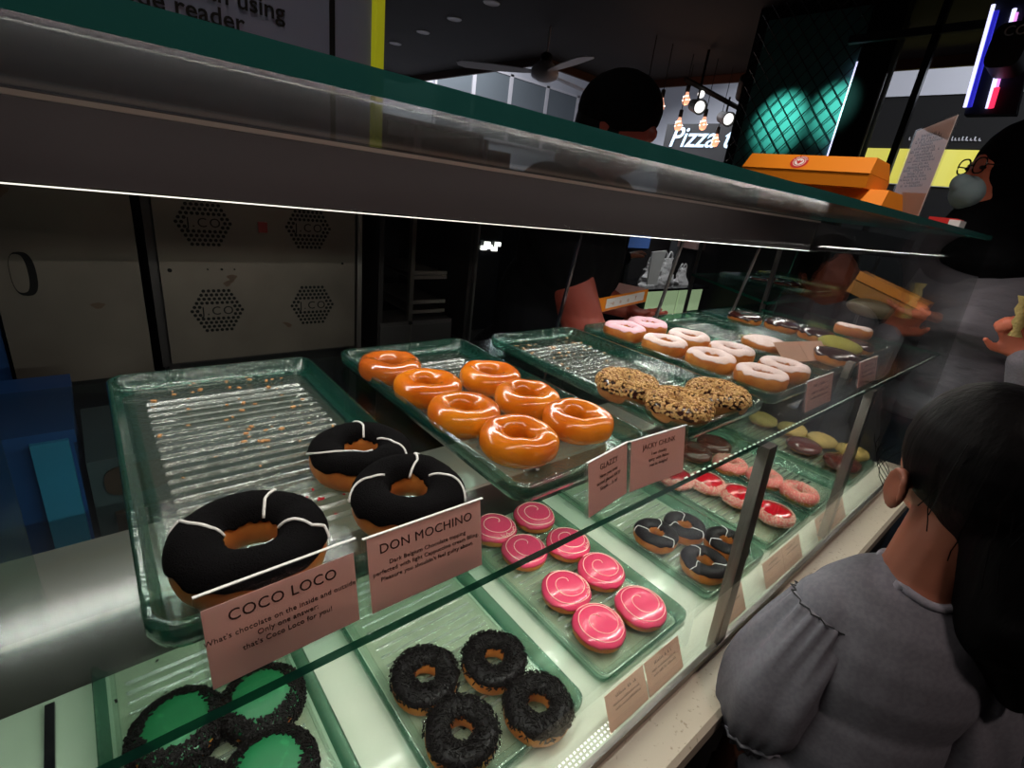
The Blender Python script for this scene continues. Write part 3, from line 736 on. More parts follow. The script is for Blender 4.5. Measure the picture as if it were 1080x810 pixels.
card(1.54, 1.90, .913, -1.055, .215, 'fourth pink price card from the left, in front of the nut donuts tray', 'paper_pink', ['JACKY CHUNK', 'I am chunky', 'spicy with flakes', 'real in delight!'], yaw=-3, head=.0082, body=.0052)
card(3.30, 3.74, .905, -1.055, .20, 'small pink price card in front of the sugar dusted donuts', 'paper_pink', ['#', '#', '#'], head=.0105, body=.0075)
card(4.30, 4.74, .905, -1.055, .20, 'small pink price card at the foot of the second post', 'paper_pink', ['#', '#', '#'], head=.0105, body=.0075)
GL = 'price cards along the lower glass'
card(1.72, 2.05, .80, -2.497, .20, 'peach double price card on the lower floor, left one by the front glass', 'paper_peach', ['#', '#', '#'], head=.0085, body=.006, acrylic=False, grp=GL, lean=.5)
card(2.06, 2.40, .80, -2.497, .20, 'peach price card on the lower floor just before the steel post', 'paper_peach', ['#', '#', '#'], head=.0085, body=.006, acrylic=False, grp=GL, lean=.5)
card(2.86, 3.20, .80, -2.497, .20, 'peach price card on the lower floor right behind the steel post', 'paper_peach', ['#', '#'], head=.0085, acrylic=False, grp=GL, lean=.5)
card(3.52, 4.20, .80, -2.497, .20, 'peach double price card under the jam donuts tray', 'paper_peach', [['#', '#'], ['#', '#']], head=.0085, acrylic=False, pair=True, grp=GL, lean=.5)
card(4.55, 5.25, .80, -2.497, .20, 'peach double price card furthest along the front glass', 'paper_peach', [['#', '#'], ['#', '#']], head=.0085, acrylic=False, pair=True, grp=GL, lean=.5)
card(4.22, 4.86, 1.42, BU+.02, .20, 'brown and white price card fallen between sugared donuts and pale bun', 'paper_peach', [[''], ['']], acrylic=False, pair=True, grp='fallen cards', lean=1.2, yaw=-14)

# crumbs left in the trays (uncountable)
def crumbs(tr, n, m, seed, size, lab, x=(-.35, .35), y=(-.45, .45)):
    r = random.Random(seed); mb = MB(); L = TRAYS[tr].location
    for k in range(n):
        s = size*r.uniform(.4, 1.3); c = L+Vector((r.uniform(*x)*TW, r.uniform(*y)*TD, .0088)); M = Matrix.Rotation(r.uniform(0, 6), 4, 'Z')
        mb.box((-s, -s*.6, 0), (s, s*.6, s*.7), 0, Matrix.Translation(c) @ M)
    o = obj('crumbs', mb, m, None, True); tag(o, lab, 'crumbs', kind='stuff')
crumbs('u1', 60, 'crumb_tan', 1, .0022, 'tan crumbs scattered over the mostly empty tray', y=(-.1, .46))
crumbs('u1', 22, 'jam_red', 2, .0014, 'reddish specks by the black crumb donuts', y=(-.45, -.2), x=(0, .4))
crumbs('u3', 40, 'crumb_tan', 3, .0020, 'crumbs at the back of the nut donut tray', y=(.1, .46))
crumbs('u2', 30, 'sugar', 4, .0016, 'sugar flakes on the glazed donut tray')
crumbs('u5', 70, 'pistachio', 5, .0022, 'greenish crumbs beside the pale bun', y=(-.3, .1), x=(.1, .45))
crumbs('l1', 26, 'sprinkle_black', 6, .0018, 'fallen black sprinkles at the front of the tray', y=(-.46, -.3), x=(-.2, .45))
crumbs('l0', 26, 'sprinkle_black', 7, .0018, 'fallen black sprinkles around the green donuts', y=(-.3, .4), x=(-.45, .4))
t = thing('wire_hook', U(-.30, 1.6, -2.49), 'black wire ring handle lying beside the green donuts tray', 'tongs')
obj('ring', MB().tube([U(-.30+.055*cos(a), 1.68+.055*sin(a), -2.47) for a in [k*2*pi/20 for k in range(21)]], .0022, 8), 'black_gloss', t, True, smooth=60)
obj('shaft', MB().ubox((-.41, 1.3, -2.499), (-.375, 2.45, -2.47)), 'black_gloss', t, True)

# ============================================================ OVENS AND CABINETS BEHIND THE COUNTER
YB = 6.0
def uthing(name, x, y, z, lab, cat, group=None): return thing(name, U(x, y, z), lab, cat, group)
t = uthing('oven', 1.6, 7, FL, 'stainless steel oven with four perforated hexagon vents', 'oven')
obj('body', MB().ubox((.60, YB+.05, -2.16), (2.70, 8.4, .5)), 'dark_steel', t, True)
obj('side_panel', MB().ubox((.54, YB+.02, -2.16), (.60, 8.4, .5)), 'dark_steel', t, True)
obj('front_panel', MB().ubox((.62, YB-.02, -2.12), (2.62, YB+.05, .45)), 'oven_steel', t, True)
obj('edge_trim', MB().ubox((2.64, YB-.05, -2.16), (2.70, YB+.05, .45)), 'post_steel', t, True)
for cx, cz, lab in ((1.035, -.665, None), (2.07, -.665, None), (1.09, -1.57, None), (2.095, -1.555, None)):
    mb = MB(); R_ = .262; p = .0475
    for j in range(-5, 6):
        for i in range(-8, 9):
            x = (i+(.5 if j % 2 else 0))*p; z = j*p*.90
            if abs(z) > R_*.87 or abs(x) > R_-abs(z)*.52: continue
            if abs(z) < p*1.2 and abs(x) < .150: continue
            c = U(cx+x, YB-.021, cz+z); r = .0185*S
            mb.rings([[c+Vector((r*cos(a), d, r*sin(a))) for a in [k*pi/3 for k in range(6)]] for d in (0, -.0008)], True, True)
    g = obj('vent', mb, 'hole_black', t, True)
    text('stencil_lettering', 'J.CO', .034, 'hole_black', frame(U(cx, YB-.024, cz-.005), (1, 0, 0), (0, 0, 1)), g, ext=.0003, spacing=1.25)
sw = obj('switch', MB().ubox((1.535, YB-.05, -.735), (1.625, YB-.02, -.625)), 'red_switch', t, True)
for x, z, r in ((.70, -1.14, .02), (1.03, -1.13, .008), (1.16, -1.13, .012), (1.28, -1.13, .008), (2.46, -1.06, .014)):
    obj('bolt', MB().rings([[U(x+r*cos(a), YB-.02-d, z+r*sin(a)) for a in [k*pi/5 for k in range(10)]] for d in (0, .012)]), 'hole_black', t, True)
for x, z, a in ((1.21, -1.28, .5), (1.80, -1.78, -.7), (1.25, -1.22, 0)):
    obj('stain', MB().rings([[U(x+.045*cos(k)*(1+.4*sin(3*k+a)), YB-.0215-d, z+.035*sin(k+a)) for k in [q*2*pi/12 for q in range(12)]] for d in (0, .002)]), 'oven_stain', t, True)
obj('leg', MB().ubox((.6, YB+.1, FL), (.7, YB+.2, -2.16)), 'dark_steel', t, True); obj('leg', MB().ubox((2.6, YB+.1, FL), (2.7, YB+.2, -2.16)), 'dark_steel', t, True)
obj('base_cabinet', MB().ubox((.6, YB+.5, FL), (2.7, 8.4, -2.2)), 'black', t, True)
t = uthing('oven', 0, 7, FL, 'plain stainless steel oven unit with an oval handle hole, far left', 'oven')
obj('body', MB().ubox((-.54, YB+.05, -2.22), (.45, 8.4, .5)), 'dark_steel', t, True)
obj('front_panel', MB().ubox((-.56, YB-.02, -2.20), (.46, YB+.05, .45)), 'oven_steel', t, True)
mb = MB(); mb.rings([[U(-.36+.085*spow(cos(a), .7), YB-.024-d, -1.17+.19*spow(sin(a), .8)) for a in [k*2*pi/24 for k in range(24)]] for d in (0, .006)])
h = obj('handle_recess', mb, 'hole_black', t, True)
obj('handle_plate', MB().rings([[U(-.385+.055*spow(cos(a), .7), YB-.030-d, -1.165+.165*spow(sin(a), .8)) for a in [k*2*pi/24 for k in range(24)]] for d in (0, .006)]), 'oven_steel', h, True)
for x, z, r in ((-.43, -.50, .09), (-.52, -.82, .04), (.10, -1.47, .05)):
    obj('stain', MB().rings([[U(x+r*cos(k)*(1+.3*sin(3*k)), YB-.0215-d, z+r*.6*sin(k)) for k in [q*2*pi/12 for q in range(12)]] for d in (0, .002)]), 'oven_stain', t, True)
obj('stand', MB().ubox((-.5, YB+.4, FL), (.4, 8.3, -2.22)), 'black', t, True)
# rack cabinet to the right of the ovens
t = uthing('rack_cabinet', 3.4, 6.8, FL, 'tall dark steel rack cabinet holding a few trays, beside the ovens', 'cabinet')
obj('left_wall', MB().ubox((2.95, YB, -2.2), (3.02, 8.2, .6)), 'dark_steel', t, True)
obj('door_post', MB().ubox((3.40, YB-.02, -2.2), (3.46, YB+.05, .6)), 'post_steel', t, True)
obj('right_wall', MB().ubox((4.36, YB, -2.2), (4.42, 8.2, .6)), 'dark_steel', t, True)
obj('right_edge', MB().ubox((4.44, YB-.05, -2.25), (4.475, YB+.02, .6)), 'mullion_steel', t, True)
obj('back_wall', MB().ubox((2.95, 8.1, -2.2), (4.42, 8.2, .6)), 'black', t, True)
obj('top_panel', MB().ubox((2.95, YB, .6), (4.42, 8.2, .66)), 'dark_steel', t, True)
for x0, x1 in ((2.98, 3.42), (3.44, 4.12)):
    d = obj('drawer', MB().ubox((x0, YB-.03, -2.30), (x1, YB+.3, -1.90)), 'mullion_steel', t, True)
obj('base', MB().ubox((2.95, YB, FL), (4.42, 8.2, -2.2)), 'black', t, True)
obj('shelf_ledge', MB().ubox((2.98, YB-.02, -1.90), (4.12, YB+.6, -1.85)), 'mullion_steel', t, True)
for i, z in enumerate((-1.21, -1.27, -1.62, -1.76)):
    mb = MB().ubox((3.5, YB+.10, z-.02), (4.06, YB+1.4, z)); mb.ubox((3.5, YB+.10, z), (4.06, YB+.13, z+.03))
    o = obj('baking_tray', mb, 'tray_metal', None, True); tag(o, ['topmost baking tray in the dark rack cabinet', 'baking tray just under the topmost one in the rack', 'third baking tray down in the rack cabinet', 'lowest baking tray in the rack cabinet'][i], 'baking tray', 'baking trays in the rack')
t = uthing('beverage_dispenser', 4.75, 6.2, -2.1, 'dark machine with a small bright glass window, right of the rack cabinet', 'machine')
obj('housing', MB().ubox((4.52, 6.1, -2.1), (5.0, 7.2, .5)), 'black_gloss', t, True)
obj('window', MB().ubox((4.58, 6.06, -.84), (4.92, 6.1, -.42)), 'pane_glass', t, True)
mb = MB()
for x, z in ((4.60, -.86), (4.70, -.84), (4.80, -.87), (4.66, -.80), (4.86, -.80)): mb.ubox((x, 6.04, z), (x+.09, 6.08, z+.06))
obj('lit_cups', mb, 'downlight', t, True)
o = obj('machine_stand', MB().ubox((4.5, 6.05, FL), (5.05, 7.3, -2.1)), 'black', t, True)
# blue plastic things at the far left
t = uthing('storage_cabinet', -1.6, 6.4, FL, 'tall dark blue cabinet at the far left edge beside the plain oven', 'cabinet')
obj('body', MB().ubox((-2.8, 6.1, FL), (-.60, 7.6, .2)), 'blue_plastic', t, True)
obj('door_seam', MB().ubox((-1.5, 6.09, FL+.2), (-1.48, 6.1, .1)), 'black', t, True)
t = uthing('plastic_crate', -.6, 4.7, FL, 'dark blue plastic crate stack with a cyan bar behind the glass shelf, far left', 'crate')
obj('body', MB().ubox((-1.4, 4.3, FL), (-.20, 5.4, -1.95)), 'blue_plastic', t, True)
obj('bar', MB().ubox((-.42, 4.22, -2.95), (-.22, 4.3, -1.98)), 'cyan_plastic', t, True)
obj('rim', MB().ubox((-1.42, 4.26, -2.02), (-.18, 5.42, -1.92)), 'blue_plastic', t, True)
obj('lower_rail', MB().ubox((-1.42, 4.22, -3.35), (-.2, 4.3, -3.2)), 'cyan_plastic', t, True)
t = uthing('equipment_trolley', .5, 4.9, FL, 'grey trolley with dark cut-outs under the ovens, seen through the glass shelf', 'trolley')
obj('side_panel', MB().ubox((-.16, 4.35, -3.6), (1.3, 5.4, -2.25)), 'grey_plastic', t, True)
for x, z in ((.02, -2.45),): obj('cutout', MB().rings([[U(x+.22*spow(cos(a), .6)+.12, 4.35-d, z+.13*spow(sin(a), .6)) for a in [k*2*pi/20 for k in range(20)]] for d in (0, .02)]), 'brown_box', t, True)
obj('lower_box', MB().ubox((-.05, 4.3, -3.3), (1.3, 5.3, -2.72)), 'brown_box', t, True)
obj('legs', MB().ubox((-.1, 4.4, FL), (1.2, 5.3, -3.6)), 'black', t, True)

# ============================================================ THE BOARD ABOVE
t = uthing('notice_board', 1.2, 5.9, .3, 'pale lavender notice board with black text at the top edge', 'notice board')
obj('panel', MB().ubox((-1.2, 5.88, .22), (2.29, 5.95, 3.2)), 'board_white', t, True)
obj('side_panel', MB().ubox((2.345, 5.88, .22), (2.74, 5.95, 3.2)), 'board_white', t, True)
obj('divider', MB().ubox((2.29, 5.87, .22), (2.345, 5.96, 3.2)), 'black', t, True)
text('lettering_line', 'can using', .205*S, 'ink_black', frame(U(1.86, 5.87, 1.30), (1, 0, 0), (0, 0, 1)), t, 'RIGHT', ext=.0004, bold=.0007)
text('lettering_line', 'code reader', .205*S, 'ink_black', frame(U(1.50, 5.87, 1.12), (1, 0, 0), (0, 0, 1)), t, 'RIGHT', ext=.0004, bold=.0007)
obj('yellow_edge', MB().ubox((2.77, 5.82, .22), (2.86, 5.97, 3.2)), 'yellow_trim', t, True)
# ============================================================ CEILING THINGS
def downlight(x, y, lab):
    t = uthing('downlight', x, y, 5.0, lab, 'ceiling light', 'ceiling downlights')
    obj('ring', MB().lathe([(.052, -.004), (.062, -.006), (.066, 0), (.052, 0)], U(x, y, 5.0), 24), 'window_frame', t, True, smooth=60)
    obj('diffuser', MB().lathe([(.0, -.002), (.05, -.002), (.05, .002), (0, .002)], U(x, y, 5.0), 24), 'downlight', t, True)
for x, y, lab in ((10.3, 14.2, 'ceiling downlight nearest the camera, at the top edge'), (10.6, 16.6, 'second nearest ceiling downlight of the row of four'), (10.9, 19.1, 'third nearest ceiling downlight of the row of four'), (11.2, 21.8, 'furthest ceiling downlight of the row of four')): downlight(x, y, lab)
t = uthing('ceiling_fan', 12.6, 14.1, 5, 'white three blade ceiling fan on a long rod', 'ceiling fan')
c = U(12.6, 14.1, 3.75)
obj('rod', MB().tube([U(12.6, 14.1, 5), c+Vector((0, 0, .05))], .009, 10), 'window_frame', t, True, smooth=60)
obj('motor', MB().lathe([(.02, .09), (.06, .07), (.11, .03), (.125, -.01), (.11, -.05), (.05, -.075), (0, -.08)], c, 28), 'window_frame', t, True, smooth=60)
obj('canopy', MB().lathe([(.03, .14), (.05, .12), (.05, .08), (.02, .07)], c, 20), 'black', t, True, smooth=60)
for k in range(3):
    a = RD(12+120*k); d = Vector((cos(a), sin(a), 0)); e = Vector((-sin(a), cos(a), .15)); rs = []
    for r, w_ in ((.10, .03), (.20, .05), (.45, .075), (.72, .07), (.78, .03)):
        q = c+d*r+Vector((0, 0, -.01)); rs.append([q-e*w_, q+e*w_, q+e*w_+Vector((0, 0, .006)), q-e*w_+Vector((0, 0, .006))])
    obj('blade', MB().rings(rs), 'window_frame', t, True)
# edison bulbs
def bulb(px, y, z, lab):
    x = px; t = uthing('pendant_bulb', x, y, 5, lab, 'pendant lamp', 'edison bulbs on cords'); c = U(x, y, z)
    obj('cord', MB().tube([Vector((c.x, c.y, H0+5*S)), c+Vector((0, 0, .10))], .0035, 6), 'black', t, True)
    obj('socket', MB().lathe([(.012, .12), (.018, .115), (.018, .06), (.012, .055)], c, 14), 'black', t, True, smooth=50)
    obj('bulb', MB().lathe([(.012, .058), (.016, .04), (.032, .0), (.034, -.025), (.024, -.05), (0, -.06)], c, 18), 'bulb_glow', t, True, smooth=180)
    f = t.children[-1]
    obj('filament', MB().tube([c+Vector((.036*cos(k*1.3), .036*sin(k*1.3), -.035+.007*k)) for k in range(9)], .004, 6), 'bulb_core', f, True)
    l = bpy.data.lights.new('bulb_lamp', 'POINT'); l.energy = .5; l.color = (1, .5, .3); l.shadow_soft_size = .04; q = bpy.data.objects.new('bulb_lamp', l); q.location = c-Vector((0, 0, .12)); col.objects.link(q)
D = 11.5
for (a, b, lab), y in zip((((1.279), .278, 'leftmost glowing bulb, just right of the black cap'), (1.357, .283, 'second glowing bulb from the left'), (1.476, .322, 'highest glowing bulb, beside the left track spotlight'), (1.465, .251, 'glowing bulb above the letter P of the pizza sign'),
                      (1.599, .275, 'glowing bulb hanging below the two spotlights'), (1.695, .240, 'lowest glowing bulb, in front of the pizza sign')), (11.5, 11.5, 12.2, 11.5, 11, 11)): bulb(a*y, y, b*y, lab)
# track with spotlights
t = uthing('lighting_track', 17.8, 11, 5, 'black ceiling lighting track above the pizza sign', 'track')
P0, P1 = U(1.448*11, 11, .368*11), U(1.83*10.2, 10.2, .352*10.2)
obj('rail', MB().tube([P0, P1], .022, 4), 'black', t, True)
obj('hanger', MB().tube([P0.lerp(P1, .25), P0.lerp(P1, .25)+Vector((0, 0, .3))], .012, 6), 'black', t, True)
obj('hanger', MB().tube([P0.lerp(P1, .95), P0.lerp(P1, .95)+Vector((0, 0, .3))], .012, 6), 'black', t, True)
def track_spot(c, d, lab, r=.06, L=.17):
    c = Vector(c); d = Vector(d).normalized(); t = thing('track_spotlight', c, lab, 'spotlight', 'black spotlights')
    q = d.to_track_quat('Z', 'Y').to_matrix()
    mb = MB(); mb.lathe([(r*.6, -L*.5), (r*.8, -L*.42), (r, L*.45), (r*1.03, L*.5), (r*.9, L*.5), (r*.8, L*.38), (0, L*.37)], c, 20, 0, q); obj('housing', mb, 'black', t, True, smooth=50)
    obj('lens', MB().lathe([(0, L*.385), (r*.78, L*.385), (r*.78, L*.40), (0, L*.40)], c, 20, 0, q), 'spot_lens', t, True)
    obj('bracket', MB().tube([c, c+Vector((0, 0, .17))], .01, 6), 'black', t, True)
track_spot(P0.lerp(P1, .25)-Vector((0, 0, .145)), (-.55, -.9, -.25), 'left black track spotlight with a lit lens')
track_spot(P0.lerp(P1, .726)-Vector((0, 0, .125)), (-.55, -.9, -.25), 'right black track spotlight with a lit lens')
track_spot(U(1.80*10.0, 10.0, .42*10.0), (.7, .3, -.5), 'dark spotlight facing away beside the teal column', .075, .2)
o = obj('ceiling_spot_bulb', MB().ell(U(1.549*10.8, 10.8, .348*10.8), (.03, .03, .03)), 'spot_lens', None, True, smooth=180); tag(o, 'small bright round lamp at the left end of the track', 'lamp')
# pizza sign, on a shop front of constant x
t = uthing('shop_sign', 30, 19, 3.5, 'black shop sign with pale blue slanted PIZZA lettering', 'sign')
obj('panel', MB().ubox((30, 13.2, 2.0), (30.3, 21.3, 5.15)), 'black', t, True)
text('lettering', 'Pizza t', 1.75*S*.92, 'sign_white', frame(U(29.97, 20.9, 4.35), (0, -1, 0), (0, 0, 1)), t, 'LEFT', .25, .004, bold=.004)
obj('shop_body', MB().ubox((30.3, 10, FL), (33, 21.3, 5.15)), 'black', t, True)
# teal lit column with wire mesh
t = uthing('mesh_column', 15, 6.3, FL, 'tall black column with a teal lit wire mesh face', 'column')
obj('core', MB().ubox((14.06, 5.28, FL), (16.5, 7.9, 11.4)), 'black', t, True)
obj('lit_panel', MB().ubox((14.0, 5.30, .6), (14.06, 7.6, 4.7)), 'teal_wall', t, True)
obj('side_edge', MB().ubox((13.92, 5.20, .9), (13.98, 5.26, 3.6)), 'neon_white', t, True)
mb = MB()
for k in range(-13, 20):
    for sgn in (1, -1):
        y0 = 5.1+k*.34; z0, z1 = .2, 6.0; sl = 1.15*sgn
        pts = []
        ya, yb = y0, y0+(z1-z0)/abs(sl)*(1 if sgn > 0 else -1)
        # clip the bar to the column width
        def cl(y, z, yy): return z+(yy-y)*(z1-z0)/(yb-ya)
        a, b = (ya, z0), (yb, z1)
        for lim in (5.22, 7.75):
            if (a[0]-lim)*(b[0]-lim) < 0:
                zz = cl(ya, z0, lim)
                if (lim == 5.22 and a[0] < lim) or (lim == 7.75 and a[0] > lim): a = (lim, zz)
                else: b = (lim, zz)
        if min(a[0], b[0]) < 5.2 or max(a[0], b[0]) > 7.8: continue
        mb.tube([U(13.93, a[0], a[1]), U(13.93, b[0], b[1])], .0034, 4)
obj('wire_mesh', mb, 'mesh_black', t, True)
obj('right_frame', MB().ubox((13.8, 4.55, FL), (14.1, 5.18, 11.4)), 'hole_black', t, True)
obj('glint_edge', MB().ubox((13.79, 4.53, 1.2), (13.82, 4.56, 3.3)), 'post_steel', t, True)
t = uthing('black_frame', 12.5, 3.8, FL, 'thin black post rising in front of the pale band, upper right', 'post')
obj('pole', MB().ubox((13.0, 3.62, FL), (13.12, 3.74, 11.4)), 'black_gloss', t, True)
obj('cross_beam', MB().ubox((13.0, -3.6, 3.72), (13.12, 5.2, 3.86)), 'black', t, True)
# yellow lit panel and slogan across the mall
t = uthing('light_panel', 26, 6, 2.2, 'yellow lit panel across the mall behind the menu stand', 'light panel')
obj('panel', MB().ubox((25.9, 1.0, 2.17), (26, 8.8, 3.46)), 'yellow_panel', t, True)
squiggles('slogan', 0, 1.1, .04, 'window_frame', frame(U(25.95, 4.9, 3.85), (0, -1, 0), (0, 0, 1)), t, 3)
# neon sign
t = uthing('neon_sign', 14, 3, 2.2, 'tall neon sign with blue white left tube and red pink right tubes', 'neon sign')
sg = 12.0
def npt(a, z): return (sg, sg*a, sg*z)      # a = y/x, z = z/x
def nbar(a0, z0, a1, z1, r, m, nm): obj(nm, MB().tube([U(*npt(a0, z0)), U(*npt(a1, z1))], r, 8), m, t, True, smooth=60)
obj('backing', MB().hexa([U(sg+.05, sg*.158, sg*.18), U(sg+.05, sg*.214, sg*.18), U(sg+.3, sg*.214, sg*.18), U(sg+.3, sg*.158, sg*.18), U(sg+.05, sg*.185, sg*.34), U(sg+.05, sg*.232, sg*.34), U(sg+.3, sg*.232, sg*.34), U(sg+.3, sg*.185, sg*.34)]), 'cloth_navy', t, True)
nbar(.2155, .189, .2285, .313, .0075, 'neon_white', 'tube')
nbar(.190, .187, .204, .305, .008, 'neon_white', 'tube')
nbar(.186, .190, .200, .300, .006, 'neon_pink', 'tube')
nbar(.1865, .187, .189, .212, .011, 'neon_red', 'tube')
nbar(.2105, .189, .2225, .305, .010, 'neon_blue', 'tube')
q = uthing('projector', 11.4, 2.15, 2.6, 'black box projector hanging in front of the neon sign', 'projector')
obj('body', MB().rings([[U(x, 2.20+.22*spow(cos(k), .5), 2.95+.30*spow(sin(k), .5)) for k in [j*2*pi/24 for j in range(24)]] for x in (11.2, 11.9)]), 'black', q, True, smooth=40)
obj('bracket', MB().ubox((11.5, 2.1, 3.2), (11.6, 2.2, 5.0)), 'black', q, True)
text('marking', 'CO', .05, 'window_frame', frame(U(11.18, 2.16, 3.12), (0, -1, 0), (0, 0, 1)), q, 'CENTER', 0, .002)

# ============================================================ ON TOP OF THE CASE
TOP = .161
def gable(name, loc, L, W, H, rz, lab, cat, m='orange_card', logo=False, group=None):
    """takeaway carton: wedge shaped box with a sloping front, its ridge along x"""
    t = thing(name, loc, lab, cat, group, RD(rz))
    P = [(-L/2, -W/2, 0), (L/2, -W/2, 0), (L/2, W/2, 0), (-L/2, W/2, 0), (-L/2, -W/2, H*.45), (L/2, -W/2, H*.45), (L/2, W/2, H*.45), (-L/2, W/2, H*.45)]
    obj('box_base', MB().hexa([Vector(p) for p in P]), m, t)
    r0 = .12*L
    Q = [(-L/2, -W/2-.002, H*.46), (L/2, -W/2-.002, H*.46), (L/2, W/2, H*.46), (-L/2, W/2, H*.46), (-L/2+r0*.1, -W*.34, H), (L/2-r0*.1, -W*.34, H), (L/2-r0*.1, W*.30, H), (-L/2+r0*.1, W*.30, H)]
    lid = obj('lid', MB().hexa([Vector(p) for p in Q]), m, t)
    if logo:
        n = Vector((0, -1, 0)); a = Vector((0, -W/2-.002, H*.46)); b = Vector((0, -W*.34, H)); up = (b-a).normalized(); nr = Vector((1, 0, 0)).cross(up)
        M = frame(a.lerp(b, .50)+nr*.0006+Vector((-.015, 0, 0)), (1, 0, 0), up)
        def disc(r0, r1, d, m_, nm):
            mb = MB(); n_ = 32
            for k in range(n_):
                a0, a1 = 2*pi*k/n_, 2*pi*(k+1)/n_
                vs = [M @ Vector((r*cos(q), r*sin(q), d)) for r, q in ((r0, a0), (r1, a0), (r1, a1), (r0, a1))]; mb.add(vs, [(0, 1, 2, 3)])
            obj(nm, mb, m_, lid)
        disc(.0001, .021, .0002, 'logo_red', 'logo_disc'); disc(.0135, .0150, .0006, 'logo_white', 'logo_ring'); disc(.0001, .011, .0006, 'logo_white', 'logo_centre')
        bird = MB()
        for s_ in (-1, 1):
            bird.add([M @ Vector(p) for p in ((0, -.008, .001), (s_*.002, -.006, .001), (s_*.008, .002, .001), (s_*.007, .006, .001), (s_*.003, .001, .001), (0, .007, .001))], [(0, 1, 2, 3, 4, 5) if s_ > 0 else (5, 4, 3, 2, 1, 0)])
        obj('logo_bird', bird, 'logo_red', lid)
        for k, ch in enumerate('J.CO DONUTS'):
            a0 = RD(155-13*k); text('logo_letter', ch, .0055, 'logo_white', M @ Matrix.Translation((.0175*cos(a0), .0175*sin(a0), .0008)) @ Matrix.Rotation(a0-pi/2, 4, 'Z'), lid, world=False)
    return t
gable('takeaway_box', U(5.85, 2.05, TOP), 1.10*S, .70*S, .25*S, -90, 'lower orange takeaway box on the case top, partly hidden behind the glass edge', 'box', 'orange_card', False, 'orange takeaway boxes')
gable('takeaway_box', U(5.78, 2.25, TOP+.245), 1.16*S, .70*S, .26*S, -88, 'top orange takeaway box with a round red logo', 'box', 'orange_card', True, 'orange takeaway boxes')
gable('takeaway_box', U(6.60, 2.36, TOP), .9*S, .50*S, .34*S, -84, 'orange takeaway box standing behind the stack, beside the menu stand', 'box', 'orange_card', False, 'orange takeaway boxes')
# menu stand
t = uthing('menu_stand', 6.55, 1.6, TOP, 'tall acrylic stand with a pinkish printed menu on the case top', 'menu stand')
A, B = U(6.85, 1.80, TOP), U(6.40, 1.40, TOP); rt = (B-A).normalized(); lg = (B-A).length; upv = Vector((0, 0, 1)); nrm = rt.cross(upv)
hA, hB = .93*S, 1.0*S
def pan(d0, d1, i=0): return [A+rt*i+nrm*d0, B-rt*i+nrm*d0, B-rt*i+nrm*d1, A+rt*i+nrm*d1, A+rt*i+nrm*d0+upv*(hA-i), B-rt*i+nrm*d0+upv*(hB-i), B-rt*i+nrm*d1+upv*(hB-i), A+rt*i+nrm*d1+upv*(hA-i)]
obj('sleeve', MB().hexa(pan(.0018, .0035)).hexa(pan(-.0035, -.0018)), 'acrylic', t, True)
obj('sheet', MB().hexa(pan(-.0004, .0004, .003)), 'paper_grey', t, True)
obj('foot', MB().hexa([A+nrm*.05, B+nrm*.05, B-nrm*.05, A-nrm*.05, A+nrm*.05+upv*.003, B+nrm*.05+upv*.003, B-nrm*.05+upv*.003, A-nrm*.05+upv*.003]), 'acrylic', t, True)
for k in range(17):
    squiggles('printed_line', 0, lg*(.45+.3*((k*7) % 3)/2), .008, 'ink_black', frame(A+rt*(lg*.45)+upv*(hA*(.93-.032*k))+nrm*.0008, rt, upv), t, k)
t = uthing('tissue_pack', 6.75, 1.15, TOP, 'small red and white pack at the far end of the case top', 'pack')
obj('wrap', MB().ubox((6.6, 1.12, TOP), (6.86, 1.36, TOP+.11)), 'logo_red', t, True); obj('label_band', MB().ubox((6.59, 1.10, TOP), (6.87, 1.19, TOP+.10)), 'paper_white', t, True)

# ============================================================ SECOND CASE AND FAR COUNTER
t = uthing('corner_display_case', 10, 3.8, FL, 'second glass display case continuing past the first one, with glass shelves', 'display case')
def poly(pts, z0, z1, mats, nm):
    n = len(pts); mb = MB().rings([[U(x, y, z0) for x, y in pts], [U(x, y, z1) for x, y in pts]]); mb.m = [1]*n+[0, 0]
    return obj(nm, mb, mats, t, True)
PL = [(7.25, 2.9), (12.0, 2.9), (12.6, 4.9), (8.6, 4.9)]
poly(PL, -1.04, -1.0, ['shelf_glass', 'edge_glass'], 'shelf'); poly([(x+.1, y) for x, y in PL], -1.75, -1.71, ['shelf_glass', 'edge_glass'], 'lower_shelf')
poly(PL, FL, -2.4, ['black', 'counter_front'], 'base')
obj('header', MB().hexa([U(7.06, 2.5, -.235), U(11.8, 2.5, -.28), U(11.8, 2.62, -.28), U(7.06, 2.62, -.235), U(7.06, 2.5, .10), U(11.8, 2.5, .05), U(11.8, 2.62, .05), U(7.06, 2.62, .10)]), 'header_steel', t, True)
for x, y in ((7.3, 2.95), (8.6, 4.85), (11.9, 2.95)): obj('post', MB().ubox((x, y, -2.4), (x+.05, y+.05, -.1)), 'mullion_steel', t, True)
for i, (x, y) in enumerate(((8.9, 3.6), (10.6, 3.7))):
    place_tray('c%d' % i, x, y-.7, -.998, ['glass tray on the second case shelf, nearer one', 'glass tray on the second case shelf, further one'][i], src='u2')
for i, (x, y) in enumerate(((9.1, 3.9), (9.5, 3.9), (9.1, 3.5), (9.5, 3.5))):
    put('brown', (x, y), -.998+.033, ['small dark pastry at the back left of the second case tray', 'small dark pastry at the back right of the second case tray', 'small dark pastry at the front left of the second case tray', 'small dark pastry at the front right of the second case tray'][i], 'pastries in the second case', i*40, seed=0, sc_=.85)
t = uthing('service_counter', 13, 7.6, FL, 'counter with pale green lit front panels behind the service area', 'counter')
obj('body', MB().ubox((9.6, 7.35, FL), (13.7, 8.4, -1.92)), 'black', t, True)
